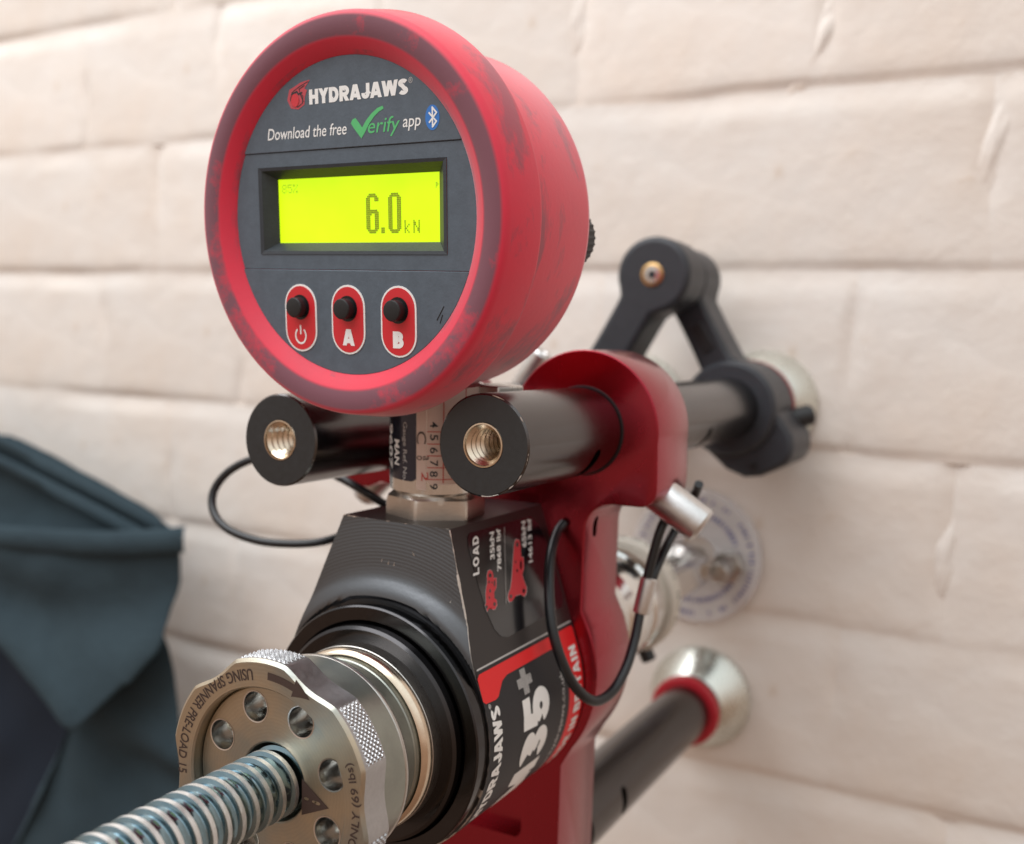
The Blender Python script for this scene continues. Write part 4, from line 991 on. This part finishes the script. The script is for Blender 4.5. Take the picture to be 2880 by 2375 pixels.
obj('clamp_knob', *lathe_vf([(0, 0), (3.6, 0), (4, 0.6), (4, 9), (3.2, 10), (0, 10)], 24, frame=axis_frame(Vector((41, -26, 62))-h0, (0.8, 0.5, 0.25))), 'black_knob', handle, 30, fix=True)
hr = lambda prof, mt, nm: lathe(nm, prof, mt, handle, 40, (hub[0]-h0.x, hub[1]-h0.z), frame=Matrix.Translation(Vector((0, 40, 0))))
hr([(4.3, -64.1), (4.2, -64.5), (3.4, -64.7), (3.2, -63.8)], 'brass', 'hinge_washer'); hr([(3.2, -63.9), (3.0, -64.5), (1.5, -64.6), (1.3, -63.6), (0, -63.6)], 'bright_steel', 'hinge_screw')
hprism('arm_recess', [(hub[0]+(TR[0]-hub[0])*t+dx, hub[1]+(TR[1]-hub[1])*t+dz) for t, dx, dz in ((0.36, -2.2, -1.2), (0.36, 1.8, 1.2), (0.56, 2.4, 1.4), (0.58, -1.8, -1.2))], -41.6, -40.5, 'black_knob', 0.4, 2)
obj('clamp_screw', *lathe_vf([(0, 0), (1.6, 0), (1.7, 0.3), (1.7, 1), (1.2, 1)], 20, frame=axis_frame(Vector((35.5, -50.4, 46.0))-h0, (0, 1, 0))), 'black_knob', handle, 30, fix=True)

# ---- locking pins and their tethers
def pin(p, d, L, r, mt='pin_alloy'):
    fr = axis_frame(p, d); V, F = lathe_vf([(0, -4), (r*0.9, -4), (r, -3), (r, L-0.8), (r-0.7, L), (1.6, L), (1.2, L-0.6), (0, L-0.6)], 40, frame=fr)
    return obj('locking_pin', V, F, mt, tester, 35, fix=True)
pin((42.6, -167, 50.2), (0.80, 0.12, -0.52), 13.5, 4.9)
pin((-44, -168, 48.0), (-0.70, 0.0, -0.72), 10.5, 4.3)
pin((-33, -106, 71), (0.55, 0, 0.83), 17, 3.6)
lr = [(1585, 1472, 181), (1566, 1500, 184), (1549, 1560, 190), (1544, 1640, 195), (1552, 1760, 199), (1580, 1860, 199), (1620, 1935, 196), (1672, 1972, 190), (1722, 1945, 183), (1760, 1880, 177), (1785, 1800, 172), (1800, 1725, 169), (1812, 1670, 167)]
tube('tether_cable', [at(*p) for p in lr], 1.3, 'cable_black', tester)
tube('tether_cable', [at(*p) for p in ((1808, 1690, 168), (1822, 1620, 167), (1840, 1550, 166), (1858, 1490, 165), (1880, 1445, 163))], 1.3, 'cable_black', tester)
tube('tether_cable', [at(*p) for p in ((1816, 1690, 167), (1838, 1620, 165), (1868, 1550, 160), (1900, 1490, 155), (1935, 1425, 153), (1957, 1385, 154), (1966, 1362, 156))], 1.25, 'cable_black', tester)
fa, fb = at(1802, 1728, 168.6), at(1826, 1626, 166.4)
obj('ferrule', *lathe_vf([(1.3, 0), (2.1, 0.2), (2.25, 0.6), (2.25, (fb-fa).length-0.4), (1.9, (fb-fa).length), (1.2, (fb-fa).length)], 20, frame=axis_frame(fa, fb-fa)), 'pin_alloy', tester, 40, fix=True)
ll = [(1130, 1445, 183), (1090, 1424, 186), (1020, 1380, 190), (955, 1343, 191), (860, 1300, 192), (735, 1288, 194), (650, 1322, 196), (602, 1380, 198), (601, 1440, 200), (640, 1488, 201), (720, 1520, 200), (810, 1530, 198), (900, 1525, 194), (980, 1500, 188), (1060, 1465, 184)]
tube('tether_cable', [at(*p) for p in ll], 1.2, 'cable_black', tester)

# ---- pull adaptor between the bracket and the wall
ad = lathe('pull_adaptor', [(7, -158), (14, -158), (14.5, -157), (14.5, -146), (16.5, -144), (19.3, -141.5), (20.4, -137), (20.0, -132), (18.2, -128.5), (15.6, -127), (15.2, -125), (15.2, -118), (15.8, -116.4), (18.6, -115), (19.4, -113.5), (19.4, -104), (18.6, -103), (18.6, -101), (19.4, -100), (19.4, -89), (18.7, -87), (17.5, -86.3)], 'chrome', tester, 96)
lathe('nylon_ring', [(14, -86.5), (20.2, -86.5), (20.8, -85.8), (20.8, -80.8), (20.2, -80), (14, -80)], 'nylon', ad, 96)
ring_txt = []
for k in range(40):
    if random.random() < 0.25: continue
    a = -100+200*k/40; w_ = random.uniform(1.2, 2.6); b = [(20.86*math.cos(R(a+q)), -83.3+e, 20.86*math.sin(R(a+q))) for q, e in ((0, -1), (w_, -1), (w_, 1), (0, 1))]; ring_txt.append((b, [(0, 1, 2, 3)]))
obj('printed_scale', *join_vf(ring_txt), 'print_dark', ad, None)
for a in (-62, 118):
    c_, s_ = math.cos(R(a)), math.sin(R(a))
    obj('clamp_screw', *lathe_vf([(0, 0), (2.4, 0), (2.6, 0.4), (2.6, 4.5), (2.1, 5), (0, 5)], 24, frame=axis_frame((19.5*c_, -84, 19.5*s_), (c_, 0, s_))), 'black_knob', ad, 30, fix=True)
lathe('draw_stud', [(7.5, -82), (7.5, -58), (5.2, -56), (5.2, -30), (8.8, -28), (8.8, -20), (4.2, -18), (4.2, -1)], 'steel', ad, 48)
for s_ in (-1, 1):
    prism('claw', [(s_*7.5, 6), (s_*13.5, 5), (s_*13.5, -5), (s_*7.5, -6)], -80, -26, 'chrome', ad, 1.2, 3)

# ================================================================== clear template disc on the wall
tpl = part_empty('template_disc', None, (0, -1, 0))
tag(tpl, 'clear plastic disc printed with blue text behind the tester on the wall', 'plastic disc')
lathe('disc', [(9, -1.2), (9, -3.0), (27.6, -3.0), (28.4, -2.4), (28.4, -1.6), (27.6, -1.2), (9, -1.2)], 'clear_plastic', tpl, 96, frame=Matrix.Translation(Vector((0, 1, 0))))
for r0, h_, nn_ in ((17.8, 1.9, 66), (23.6, 1.7, 84)):
    cells = []
    for k in range(nn_):
        if random.random() < (0.16 if r0 < 20 else 0.34): continue
        a = 360*k/nn_; w_ = random.uniform(1.6, 3.4)*18/r0
        cells.append(([(r*math.cos(R(a+q)), -2.12, r*math.sin(R(a+q))) for r, q in ((r0, 0), (r0+h_, 0), (r0+h_, w_), (r0, w_))], [(0, 1, 2, 3)]))
    obj('printed_text', *join_vf(cells), 'print_indigo', tpl, None)
stud = lathe('anchor_bolt', [(0, -20), (3.6, -20), (4, -19.5), (4, -7), (0.1, -7)], 'steel', None, 32, (15.5, -2.0))
tag(stud, 'small steel anchor bolt standing out of the wall inside the clear disc', 'bolt')
hx = lathe_vf([(0.1, -7.5), (6.5, -7.5), (6.9, -7), (6.9, -2.9), (0.1, -2.9)], 6, (15.5, -2.0)); obj('nut', *hx, 'steel', stud, 25, fix=True)
